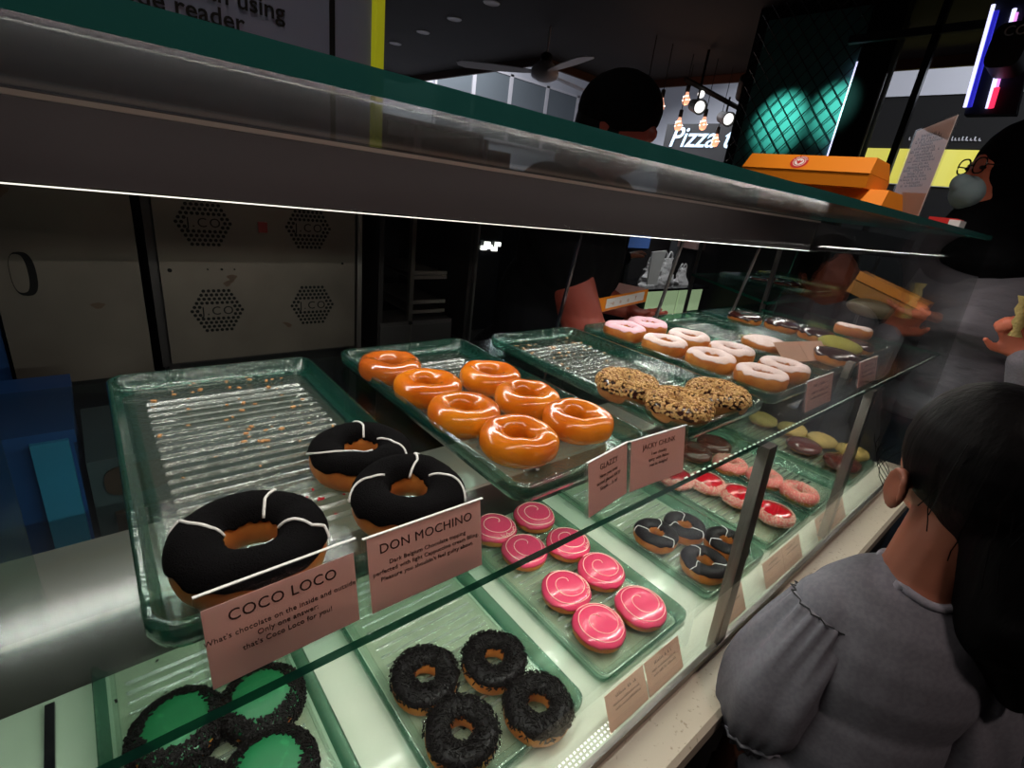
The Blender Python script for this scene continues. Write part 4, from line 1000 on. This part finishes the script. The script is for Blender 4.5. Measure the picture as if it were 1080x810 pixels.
for x0, x1 in ((11.0, 12.35), (12.45, 13.6)): obj('lit_panel', MB().ubox((x0, 7.30, -3.6), (x1, 7.35, -1.92)), 'green_panel', t, True)
obj('top', MB().ubox((9.5, 7.2, -1.92), (13.75, 8.5, -1.86)), 'black_gloss', t, True)
t = uthing('cash_register', 10.6, 7.8, -1.86, 'cash register with a dark blue screen behind the open orange box', 'cash register')
obj('screen', MB().ubox((9.9, 7.6, -.92), (11.0, 7.65, -.35)), 'screen_blue', t, True); obj('bezel', MB().ubox((9.85, 7.65, -.97), (11.05, 7.72, -.3)), 'black', t, True)
obj('stand', MB().ubox((10.35, 7.7, -1.86), (10.5, 7.85, -.8)), 'black', t, True)
o = obj('receipt', MB().hexa([U(10.75, 7.25, -1.75), U(11.15, 7.25, -1.75), U(11.15, 7.28, -1.75), U(10.75, 7.28, -1.75), U(10.6, 7.2, -.95), U(11.2, 7.2, -.9), U(11.2, 7.23, -.9), U(10.6, 7.23, -.95)]), 'paper_white', None, True); tag(o, 'long white receipt hanging beside the plastic bags', 'receipt')
def bag(c, r, seed, lab):
    rr = random.Random(seed); mb = MB(); rs = []; c = U(*c)
    for j in range(7):
        q = j/6; rad = r*(1-.55*q); rs.append([c+Vector((rad*cos(a)*(1+rr.uniform(-.3, .3)), rad*.6*sin(a)*(1+rr.uniform(-.3, .3)), r*1.5*q*(1+rr.uniform(-.1, .1)))) for a in [k*2*pi/12 for k in range(12)]])
    mb.rings(rs); t = thing('plastic_bag', c, lab, 'plastic bag', 'white plastic bags on the counter'); obj('body', mb, 'bag_white', t, True, smooth=40)
    for sx in (-1, 1): obj('handle', MB().tube([c+Vector((sx*r*.3+.25*r*cos(a), 0, r*1.45+.5*r*sin(a))) for a in [k*pi/8 for k in range(9)]], .006, 5), 'bag_white', t, True)
bag((11.55, 7.75, -1.86), .10, 1, 'white plastic bag nearest the receipt'); bag((12.32, 7.85, -1.86), .115, 2, 'bigger white plastic bag in the middle of the heap'); bag((12.98, 7.7, -1.86), .075, 3, 'white plastic bag at the right of the heap')
t = uthing('tissue_dispenser', 13.4, 8.0, -1.86, 'dark dispenser with a pale pink top at the right of the bags', 'dispenser')
obj('body', MB().ubox((13.35, 7.7, -1.86), (13.75, 8.2, -.9)), 'black', t, True); obj('top', MB().ubox((13.3, 7.65, -.9), (13.8, 8.25, -.72)), 'box_pink', t, True)
# open carton held over the rear of the case
t = uthing('donut_box', 4.8, 3.5, -1.10, 'open orange and white donut box held behind the glass trays', 'box')
A, B = U(4.12, 3.32, -1.09), U(5.42, 3.62, -1.09); rt = (B-A).normalized(); bk = Vector((-rt.y, rt.x, 0)); L = (B-A).length; W_ = .17; h = .042
def slb(a0, a1, b0, b1, c0, c1): return [A+rt*a+bk*b+Vector((0, 0, c)) for a, b, c in ((a0,b0,c0),(a1,b0,c0),(a1,b1,c0),(a0,b1,c0),(a0,b0,c1),(a1,b0,c1),(a1,b1,c1),(a0,b1,c1))]
obj('bottom', MB().hexa(slb(0, L, 0, W_, 0, .002)), 'box_pink', t, True)
obj('front_flap', MB().hexa(slb(0, L, 0, .002, 0, h)), 'orange_card', t, True)
obj('printed_strip', MB().hexa(slb(.05, L-.03, -.001, 0, .008, h-.006)), 'paper_white', t, True)
for k, ch in enumerate(('~o', 'o', 'o', 'Y')): text('icon', ch, .02, 'orange_dim', frame(A+rt*(.09+k*.055)-bk*.0016+Vector((0, 0, h*.5)), rt, (0, 0, 1)), t)
obj('side_flap', MB().hexa(slb(L-.002, L, 0, W_, 0, h)), 'orange_card', t, True)
obj('inner_side', MB().hexa(slb(L-.004, L-.002, .002, W_, .002, h)), 'box_pink', t, True)
obj('side_flap', MB().hexa(slb(0, .002, 0, W_, 0, h)), 'orange_card', t, True)
obj('rear_flap', MB().hexa(slb(0, L, W_-.002, W_, 0, h*1.3)), 'box_pink', t, True)
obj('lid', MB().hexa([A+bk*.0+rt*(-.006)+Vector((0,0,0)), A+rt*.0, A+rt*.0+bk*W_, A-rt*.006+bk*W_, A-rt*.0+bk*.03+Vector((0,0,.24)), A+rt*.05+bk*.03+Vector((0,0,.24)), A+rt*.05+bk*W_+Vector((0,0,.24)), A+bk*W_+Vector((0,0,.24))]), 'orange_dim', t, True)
d = put('brown', ((A+rt*.055+bk*.07).x/S, (A+rt*.055+bk*.07).y/S), -1.078, 'dark chocolate donut inside the open held box', 'donuts in the held box', 0, seed=0, sc_=.9)

# ============================================================ PEOPLE
def adult(loc, lab, head, neck, shl, shr, pelvis, armsL, armsR, face=(0, -1), skin='skin', top='cloth_black', legs='cloth_black', sex=0):
    """loc floor point; the joints are in layout units; one continuous body, clothing as children"""
    t = thing('person', U(*loc), lab, 'person')
    hd = U(*head); nk = U(*neck); a = U(*shl); b = U(*shr); pv = U(*pelvis)
    f = Vector((face[0], face[1], 0)).normalized(); rt = Vector((-f.y, f.x, 0))
    M = Matrix((rt, f, Vector((0, 0, 1)))).transposed()
    mb = MB()
    mb.ell(hd, (.077, .098, .118), M); mb.ell(hd+f*.03-Vector((0, 0, .06)), (.055, .062, .062), M)
    mb.ell(hd+f*.100-Vector((0, 0, .018)), (.014, .018, .024), M, 10)      # nose
    mb.ell(hd+f*.088-Vector((0, 0, .060)), (.026, .012, .010), M, 10)      # lips
    for s_ in (-1, 1):
        mb.ell(hd+rt*(.078*s_)-Vector((0, 0, .01)), (.010, .020, .032), M, 10)
        mb.ell(hd+rt*(.033*s_)+f*.082+Vector((0, 0, .022)), (.026, .012, .008), M, 10)
    mb.cap(nk-Vector((0, 0, .05)), hd-f*.02-Vector((0, 0, .06)), .062, .055)
    ch = (a+b)/2-Vector((0, 0, .14))
    mb.cap(a, b, .062, .062); mb.ell(ch, (.165, .115, .20), M); mb.ell((ch+pv)/2, (.145, .105, .19), M); mb.ell(pv, (.17, .12, .15), M)
    ft = []
    for s_ in (-1, 1):
        hp = pv+rt*(.085*s_)-Vector((0, 0, .05)); kn = Vector((hp.x, hp.y, .47))+f*.03; an = Vector((hp.x, hp.y, .09))
        mb.cap(hp, kn, .085, .058); mb.cap(kn, an, .055, .038); mb.cap(an-Vector((0, 0, .045)), an+f*.15-Vector((0, 0, .05)), .04, .035); ft.append((hp, kn, an))
    for sh, arm in ((a, armsL), (b, armsR)):
        el, wr, hdir = U(*arm[0]), U(*arm[1]), Vector(arm[2]).normalized()
        k_ = 1.3 if skin == 'skin_red' else 1.0; mb.cap(sh, el, .055*k_, .046*k_); mb.cap(el, wr, .045*k_, .028)
        hand(mb, wr, hdir, Vector(arm[3]) if len(arm) > 3 else Vector((0, 0, -1)), 1.0, arm[5] if len(arm) > 5 else .35)
    fused('body', mb, skin, t, .0075, 5)
    c = MB(); c.cap(a, b, .082, .082); c.ell(ch, (.195, .145, .23), M); c.ell((ch+pv)/2, (.178, .138, .22), M); c.ell(pv+Vector((0, 0, .02)), (.20, .148, .13), M)
    c.cap(nk-Vector((0, 0, .07)), nk-Vector((0, 0, .02)), .085, .07)
    for sh, arm in ((a, armsL), (b, armsR)):
        el, wr = U(*arm[0]), U(*arm[1]); q = arm[4] if len(arm) > 4 else 1.0
        if q > .5:
            c.cap(sh, el, .074, .064); c.cap(el, el.lerp(wr, .93), .062, .042)
        else: c.cap(sh, sh.lerp(el, q*2), .088, .084)
    fused('shirt', c, top, t, .009, 4)
    c = MB(); c.ell(pv-Vector((0, 0, .05)), (.19, .14, .14), M)
    for hp, kn, an in ft: c.cap(hp, kn, .10, .075); c.cap(kn, an, .074, .06)
    fused('trousers', c, legs, t, .011, 4)
    c = MB()
    for hp, kn, an in ft: c.cap(an-Vector((0, 0, .04)), an+f*.16-Vector((0, 0, .045)), .048, .045)
    fused('shoes', c, 'black', t, .008, 3)
    return t, hd, f, rt, M
def hand(mb, wr, d, pn, s=1.0, curl=.35):
    """palm, four unequal bent fingers and a thumb leaving the side of the palm; pn = palm facing"""
    d = d.normalized(); sd = d.cross(pn).normalized(); pn = sd.cross(d).normalized()
    for k in range(4):
        o = (k-1.5)*.019*s; r0 = (.0105, .0105, .0105, .0095)[k]*s; L = (.066, .078, .073, .056)[k]*s
        p = wr+d*.02*s+sd*o*.7; kn = wr+d*(.088-.004*abs(k-1.3))*s+sd*o
        mb.cap(p, kn, .015*s, .0125*s, 10)
        a = kn; dd = d
        for seg, fr in enumerate((.45, .32, .23)):
            ang = curl*(seg*.8+.4); dd = (d*cos(ang*1.0)+pn*sin(ang*1.0)).normalized(); e = a+dd*L*fr
            mb.cap(a, e, r0*(1-.1*seg), r0*(.92-.1*seg), 8); a = e
    tb = wr+d*.025*s+sd*-.028*s; t1 = tb+(d*.6-sd*.75+pn*.3).normalized()*.036*s; t2 = t1+(d*.9-sd*.2+pn*.35).normalized()*.028*s
    mb.cap(wr+d*.015*s-sd*.01*s, tb, .016*s, .015*s, 8); mb.cap(tb, t1, .0145*s, .012*s, 8); mb.cap(t1, t2, .0118*s, .0095*s, 8)
# staff member in black with a cap behind the case
t, hd, f, rt, M = adult((4.1, 3.95, FL), 'person in black with a black cap working behind the glass case, bare reddish forearm', (4.32, 3.66, .74), (4.22, 3.82, .20), (3.55, 3.72, -.02), (4.75, 3.95, -.02), (3.9, 4.2, -1.95),
    ((3.98, 3.36, -1.20), (4.30, 3.24, -1.42), (1, .15, .25), (0, .2, 1), .25), ((5.0, 4.15, -1.1), (5.35, 3.75, -1.25), (-.3, -1, .1), (0, 0, 1), .38), (.25, -1), 'skin_red')
c = MB(); c.ell(hd+Vector((0, 0, .035)), (.098, .115, .095), M); c.cap(hd+f*.08+Vector((0, 0, .03))-rt*.04, hd+f*.08+Vector((0, 0, .03))+rt*.04, .016, .016)
fused('cap', c, 'cloth_black', t, .007, 4)
c = MB(); c.ell(hd-f*.02+Vector((0, 0, -.01)), (.088, .10, .115), M); fused('hair', c, 'hair', t, .008, 3)
# second staff member, pointing at the screen
t, hd, f, rt, M = adult((6.9, 7.2-.4, FL), 'person in dark sleeves pointing at the blue register screen', (6.9, 6.5, .55), (6.9, 6.6, .05), (6.3, 6.5, -.15), (7.5, 6.6, -.15), (6.9, 6.8, -2.0),
    ((6.2, 6.2, -1.2), (6.6, 5.8, -1.3), (.4, -.6, 0)), ((7.55, 6.2, -1.05), (8.05, 6.05, -.92), (1, .1, .25), (.1, -.3, -1)), (.6, -.6), 'skin_warm')
c = MB(); c.ell(hd-f*.02+Vector((0, 0, .02)), (.09, .105, .115), M); fused('hair', c, 'hair', t, .008, 3)

# woman in a black headscarf at the far end
t, hd, f, rt, M = adult((8.3, .75, FL), 'person in a black headscarf, glasses and face mask at the far end of the case', (7.95, 1.10, .80), (8.1, .95, .25), (8.35, 1.25, -.02), (7.95, .25, -.02), (8.45, .72, -1.95),
    ((8.6, 1.55, -.85), (7.95, 1.70, -.80), (-.9, .1, .05), (0, .2, -1)), ((7.75, .42, -.85), (7.50, 1.02, -.76), (-.25, 1, 0), (0, 0, 1)), (-.62, .78), 'skin_warm', 'blouse_grey', 'cloth_navy')
c = MB(); c.ell(hd-f*.022+Vector((0, 0, .025)), (.112, .112, .135), M); c.cap(hd-f*.03-Vector((0, 0, .05)), hd-f*.05-Vector((0, 0, .19)), .092, .12)
c.ell(hd-f*.045-Vector((0, 0, .22)), (.20, .15, .085), M)
c.cap(hd+f*.012-Vector((0, 0, .125)), hd+f*.04-Vector((0, 0, .22)), .085, .10)
fused('headscarf', c, 'cloth_black', t, .007, 5)
c = MB(); c.ell(hd+f*.082-Vector((0, 0, .052)), (.056, .042, .050), M); c.ell(hd+f*.11-Vector((0, 0, .032)), (.026, .026, .030), M); fused('face_mask', c, 'mask_blue', t, .005, 4)
gl_ = MB()
for s_ in (-1, 1):
    cc = hd+rt*(.036*s_)+f*.100+Vector((0, 0, .018)); gl_.tube([cc+rt*.027*spow(cos(a), .8)+Vector((0, 0, .021*spow(sin(a), .8))) for a in [k*2*pi/20 for k in range(21)]], .0022, 6)
    gl_.tube([hd+rt*(.064*s_)+f*.10+Vector((0, 0, .02)), hd+rt*(.082*s_)+f*.02+Vector((0, 0, .02))], .002, 6)
gl_.tube([hd+rt*.012+f*.102+Vector((0, 0, .02)), hd-rt*.012+f*.102+Vector((0, 0, .02))], .002, 6)
obj('glasses', gl_, 'black_gloss', t, True, smooth=60)
for s_ in (-1, 1): obj('eye', MB().ell(hd+rt*(.033*s_)+f*.088+Vector((0, 0, .014)), (.011, .008, .006), M, 12), 'eye', t, True, smooth=180)
# box in her hand, beyond the end pane
bx = thing('carton', U(7.45, 1.62, -.62), 'open orange carton tilted in a hand behind the end pane', 'box')
A, B = U(7.42, 2.02, -.50), U(7.36, 1.22, -.72); ax = (B-A).normalized(); sx = Vector((1, 0, 0)); upb = sx.cross(ax)*-1
if upb.z < 0: upb = -upb
def bxp(a0, a1, s0, s1, u0, u1): return [A+ax*a+sx*s_+upb*u_ for a, s_, u_ in ((a0,s0,u0),(a1,s0,u0),(a1,s1,u0),(a0,s1,u0),(a0,s0,u1),(a1,s0,u1),(a1,s1,u1),(a0,s1,u1))]
L = (B-A).length
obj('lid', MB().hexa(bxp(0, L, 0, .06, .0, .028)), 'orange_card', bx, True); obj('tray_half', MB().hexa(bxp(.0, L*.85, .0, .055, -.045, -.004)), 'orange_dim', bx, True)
o = obj('wrapped_pastry', MB().ell(U(7.30, 1.72, -.80), (.022, .07, .03)), 'foil', None, True, smooth=180); tag(o, 'foil wrapped pastry under the tilted orange carton', 'pastry')
# raised hand holding a snack, of a child partly outside the frame
ch_, hd, f, rt, M = adult((7.40, -.45, FL), 'person mostly outside the frame in a blue grey sleeve, holding up a snack', (7.45, -.65, -.35), (7.5, -.7, -.72), (7.3, -.25, -.95), (7.6, -1.05, -.95), (7.5, -.7, -2.6),
    ((7.3, .05, -1.35), (7.05, .24, -.92), (-.1, .5, .8), (-.9, .1, 0), 1.0, 1.5), ((7.7, -1.2, -1.6), (7.4, -1.0, -2.1), (-.5, .3, -.5)), (-.7, .7), 'skin_warm', 'shirt_light')
c = MB(); c.ell(hd-f*.02+Vector((0, 0, .02)), (.09, .108, .12), M); fused('hair', c, 'hair', ch_, .008, 3)
rs = []; p0, p1 = U(6.86, .38, -.72), U(6.82, .44, -.34)
for k in range(7): q = p0.lerp(p1, k/6); rs.append([q+Vector((.012*cos(a)*(1+.3*sin(k*2+a)), .012*sin(a)*(1+.3*cos(k*3)), 0)) for a in [j*2*pi/10 for j in range(10)]])
o = obj('snack_stick', MB().rings(rs), 'snack', None, True, smooth=40); tag(o, 'knobbly yellow brown snack held up in a raised hand', 'snack')

# ------------------------------------------------------------ the girl in front
C0 = Vector((3.08, .03, 0)); Lf = Vector((-.64, .77, 0)).normalized(); Ff = Vector((.77, .64, 0)).normalized()
def G(l, f, z): q = C0+Lf*l+Ff*f; return U(q.x, q.y, z)
MG = Matrix((-Lf, Ff, Vector((0, 0, 1)))).transposed()
girl = thing('person', U(3.08, .03, -6.22), 'child seen from behind with black hair and a grey puff sleeve shirt', 'person')
mb = MB(); HC = G(-.07, .20, -1.00)
mb.ell(HC, (.070, .088, .098), MG); mb.ell(HC+Vector((0, 0, -.05))+Ff*.028, (.050, .055, .055), MG)
mb.ell(HC+Ff*.088-Vector((0, 0, .02)), (.009, .012, .014), MG, 10); mb.ell(HC+Ff*.076-Vector((0, 0, .058)), (.02, .01, .008), MG, 10)
mb.cap(G(-.03, .12, -1.30), G(0, .08, -1.74), .043, .050); mb.cap(G(0, .09, -1.72), G(0, .09, -1.90), .056, .080)
mb.cap(G(-.36, .08, -1.92), G(.36, .08, -1.92), .036, .036)
mb.ell(G(0, .12, -2.25), (.112, .08, .15), MG); mb.ell(G(0, .12, -2.75), (.10, .078, .15), MG); mb.ell(G(0, .12, -3.15), (.11, .085, .10), MG)
for s_ in (-1, 1):
    el = G(.53*s_, .02, -2.85); wr = G(.50*s_, .16, -3.55)
    mb.cap(G(.40*s_, .08, -1.94), el, .034, .029); mb.cap(el, wr, .028, .020); hand(mb, wr, Ff*.2+Vector((0, 0, -1)), -Lf*s_, .78)
    hp, kn, an = G(.2*s_, .12, -3.35), G(.2*s_, .17, -4.75), G(.2*s_, .12, -5.98)
    mb.cap(hp, kn, .058, .042); mb.cap(kn, an, .04, .028); mb.cap(an-Vector((0, 0, .03)), an+Ff*.10-Vector((0, 0, .03)), .028, .026)
# ears
for s_ in (-1, 1):
    e0 = HC+Lf*(.073*s_)-Vector((0, 0, .050))-Ff*.006
    mb.ell(e0+Lf*.006*s_, (.009, .021, .032), MG, 14); mb.tube([e0+Lf*(.014*s_)+Ff*(.017*cos(a)-.008)+Vector((0, 0, .030*sin(a))) for a in [RD(200)-k*RD(16) for k in range(15)]], .005, 8)
fused('body', mb, 'skin', girl, .0045, 3)
# shirt body
mb = MB(); mb.cap(G(-.34, .08, -1.94), G(.34, .08, -1.94), .052, .052); mb.cap(G(-.20, .08, -1.92), G(.20, .08, -1.92), .05, .05); mb.ell(G(0, .10, -2.2), (.140, .105, .17), MG); mb.ell(G(0, .10, -2.7), (.135, .110, .20), MG); mb.ell(G(0, .10, -3.1), (.15, .118, .12), MG)
sh_ = fused('shirt', mb, 'shirt_grey', girl, .005, 8)
# collar ring and raglan seams
from mathutils.bvhtree import BVHTree
def top_of(o):
    me = o.data; return BVHTree.FromPolygons([v.co+girl.location for v in me.vertices], [tuple(p.vertices) for p in me.polygons])
bt_b, bt_s = top_of([c_ for c_ in girl.children if c_.name.startswith('body')][0]), top_of(sh_)
pts = []
for k in range(41):
    a = 2*pi*k/40; best = None
    for i in range(90):
        r = .62-i*.005; q = G(r*cos(a), .09+r*sin(a), -1.5); hb = bt_b.ray_cast(q, Vector((0, 0, -1)))[0]; hs = bt_s.ray_cast(q, Vector((0, 0, -1)))[0]
        if hs and hb and hb.z > hs.z-.0015: best = hs; break
    if best: pts.append(best+Vector((0, 0, .001)))
pts = [(pts[i-1]+pts[i]*2+pts[(i+1) % (len(pts)-1)])/4 for i in range(len(pts)-1)]; pts.append(pts[0])
col_ = obj('collar', MB().tube(pts, .0065, 8), 'shirt_light', girl, True, smooth=180)
# puff sleeves: gathered at the seam and at the cuff
def sleeve(s_):
    a = G(.35*s_, .06, -1.94); b = G(.50*s_, .02, -2.50); c = G(.50*s_, .05, -2.98); rs = []; n = 72
    d0 = (b-a).normalized()
    for j in range(25):
        q = j/24; p = a.lerp(b, min(q/.62, 1)) if q < .62 else b.lerp(c, (q-.62)/.38)
        r = .050+.019*sin(min(q*1.6, 1)*pi*.5)**1.0-.034*max(0, (q-.75)/.25)**1.7
        if q > .93: r = .041+.002*((j % 2))
        d = ((b-a).normalized()*(1-q)+(c-b).normalized()*q).normalized(); x = d.cross(Ff).normalized(); y = x.cross(d)
        g0 = .0050*max(0, 1-q/.45)+.0040*max(0, (q-.70)/.30); fold = .0055*sin(q*pi)
        ring = []
        for k in range(n):
            th = 2*pi*k/n; rr = r+g0*sin(th*17+1.3*sin(3*th))+fold*noise.noise(Vector((cos(th)*2.2, sin(th)*2.2, q*1.2+s_)))*2.2
            ring.append(p+x*cos(th)*rr*1.05+y*sin(th)*rr*.95)
        rs.append(ring)
    o = obj('sleeve', MB().rings(rs), 'shirt_grey', girl, True, smooth=180)
    pts = [rs[0][k]+(rs[0][k]-a)*.04 for k in list(range(0, n, 2))+[0]]
    obj('sleeve_seam', MB().tube(pts, .0011, 6), 'ink_black', girl, True, smooth=180)
    pts = [rs[22][k] for k in list(range(0, n, 2))+[0]]; obj('cuff_band', MB().tube(pts, .0045, 6), 'shirt_light', girl, True, smooth=180)
sleeve(1); sleeve(-1)
# yoke over the shoulder
mb = MB(); mb.ell(G(.27, .07, -1.86), (.050, .062, .030), MG); mb.ell(G(-.27, .07, -1.86), (.050, .062, .030), MG)
c = MB(); c.ell(G(0, .12, -3.2), (.128, .10, .10), MG)
for s_ in (-1, 1): c.cap(G(.2*s_, .12, -3.30), G(.2*s_, .17, -4.75), .07, .055); c.cap(G(.2*s_, .17, -4.75), G(.2*s_, .12, -5.85), .054, .045)
fused('trousers', c, 'cloth_black', girl, .008, 4)
# hair: cap of hair, and a loose tail over the far shoulder
mb = MB(); mb.ell(HC+Vector((0, 0, .020))-Ff*.014, (.084, .098, .100), MG); mb.cap(HC-Ff*.040-Vector((0, 0, .01)), HC-Ff*.030-Lf*.02-Vector((0, 0, .085)), .070, .045)
mb.cap(HC-Ff*.05-Lf*.03-Vector((0, 0, .02)), G(-.24, -.16, -1.66), .062, .050); mb.cap(G(-.24, -.16, -1.66), G(-.42, -.20, -2.0), .048, .020); mb.cap(G(-.24, -.16, -1.60), G(-.60, -.05, -1.85), .052, .030)
hair = fused('hair', mb, 'hair', girl, .005, 4)
rr = random.Random(5); mb = MB()
for k in range(14):
    a = rr.uniform(RD(200), RD(300)); z = rr.uniform(-.02, .09)
    p = HC-Ff*.014+Lf*(-.086*cos(a))+Ff*(.098*sin(a))*1.0+Vector((0, 0, z-.02)); pts = [p]
    q = Vector((rr.uniform(-.3, .3), rr.uniform(-.3, .3), -1))
    for j in range(6): p = p+q*.016+Lf*rr.uniform(-.002, .002); pts.append(p)
    mb.tube(pts, .0009, 3)
for k in range(24):
    p = G(-.34-rr.random()*.25, -.12+rr.random()*.1, -1.75); pts = [p]
    for j in range(7): p = p+Vector((0, 0, -.016))-Lf*rr.uniform(0, .008); pts.append(p)
    mb.tube(pts, .0012, 3)
for k in range(5):
    pts = [HC+Lf*(.072)+Ff*(.02+.01*k)+Vector((0, 0, .0-.012*j))+Lf*(.022*sin(j*.55+k*.4)) for j in range(8)]
    mb.tube(pts, .0006, 3)
obj('loose_strands', mb, 'hair', girl, True)
girl.location = U(2.71, .026, FL); girl.scale = (.88,)*3
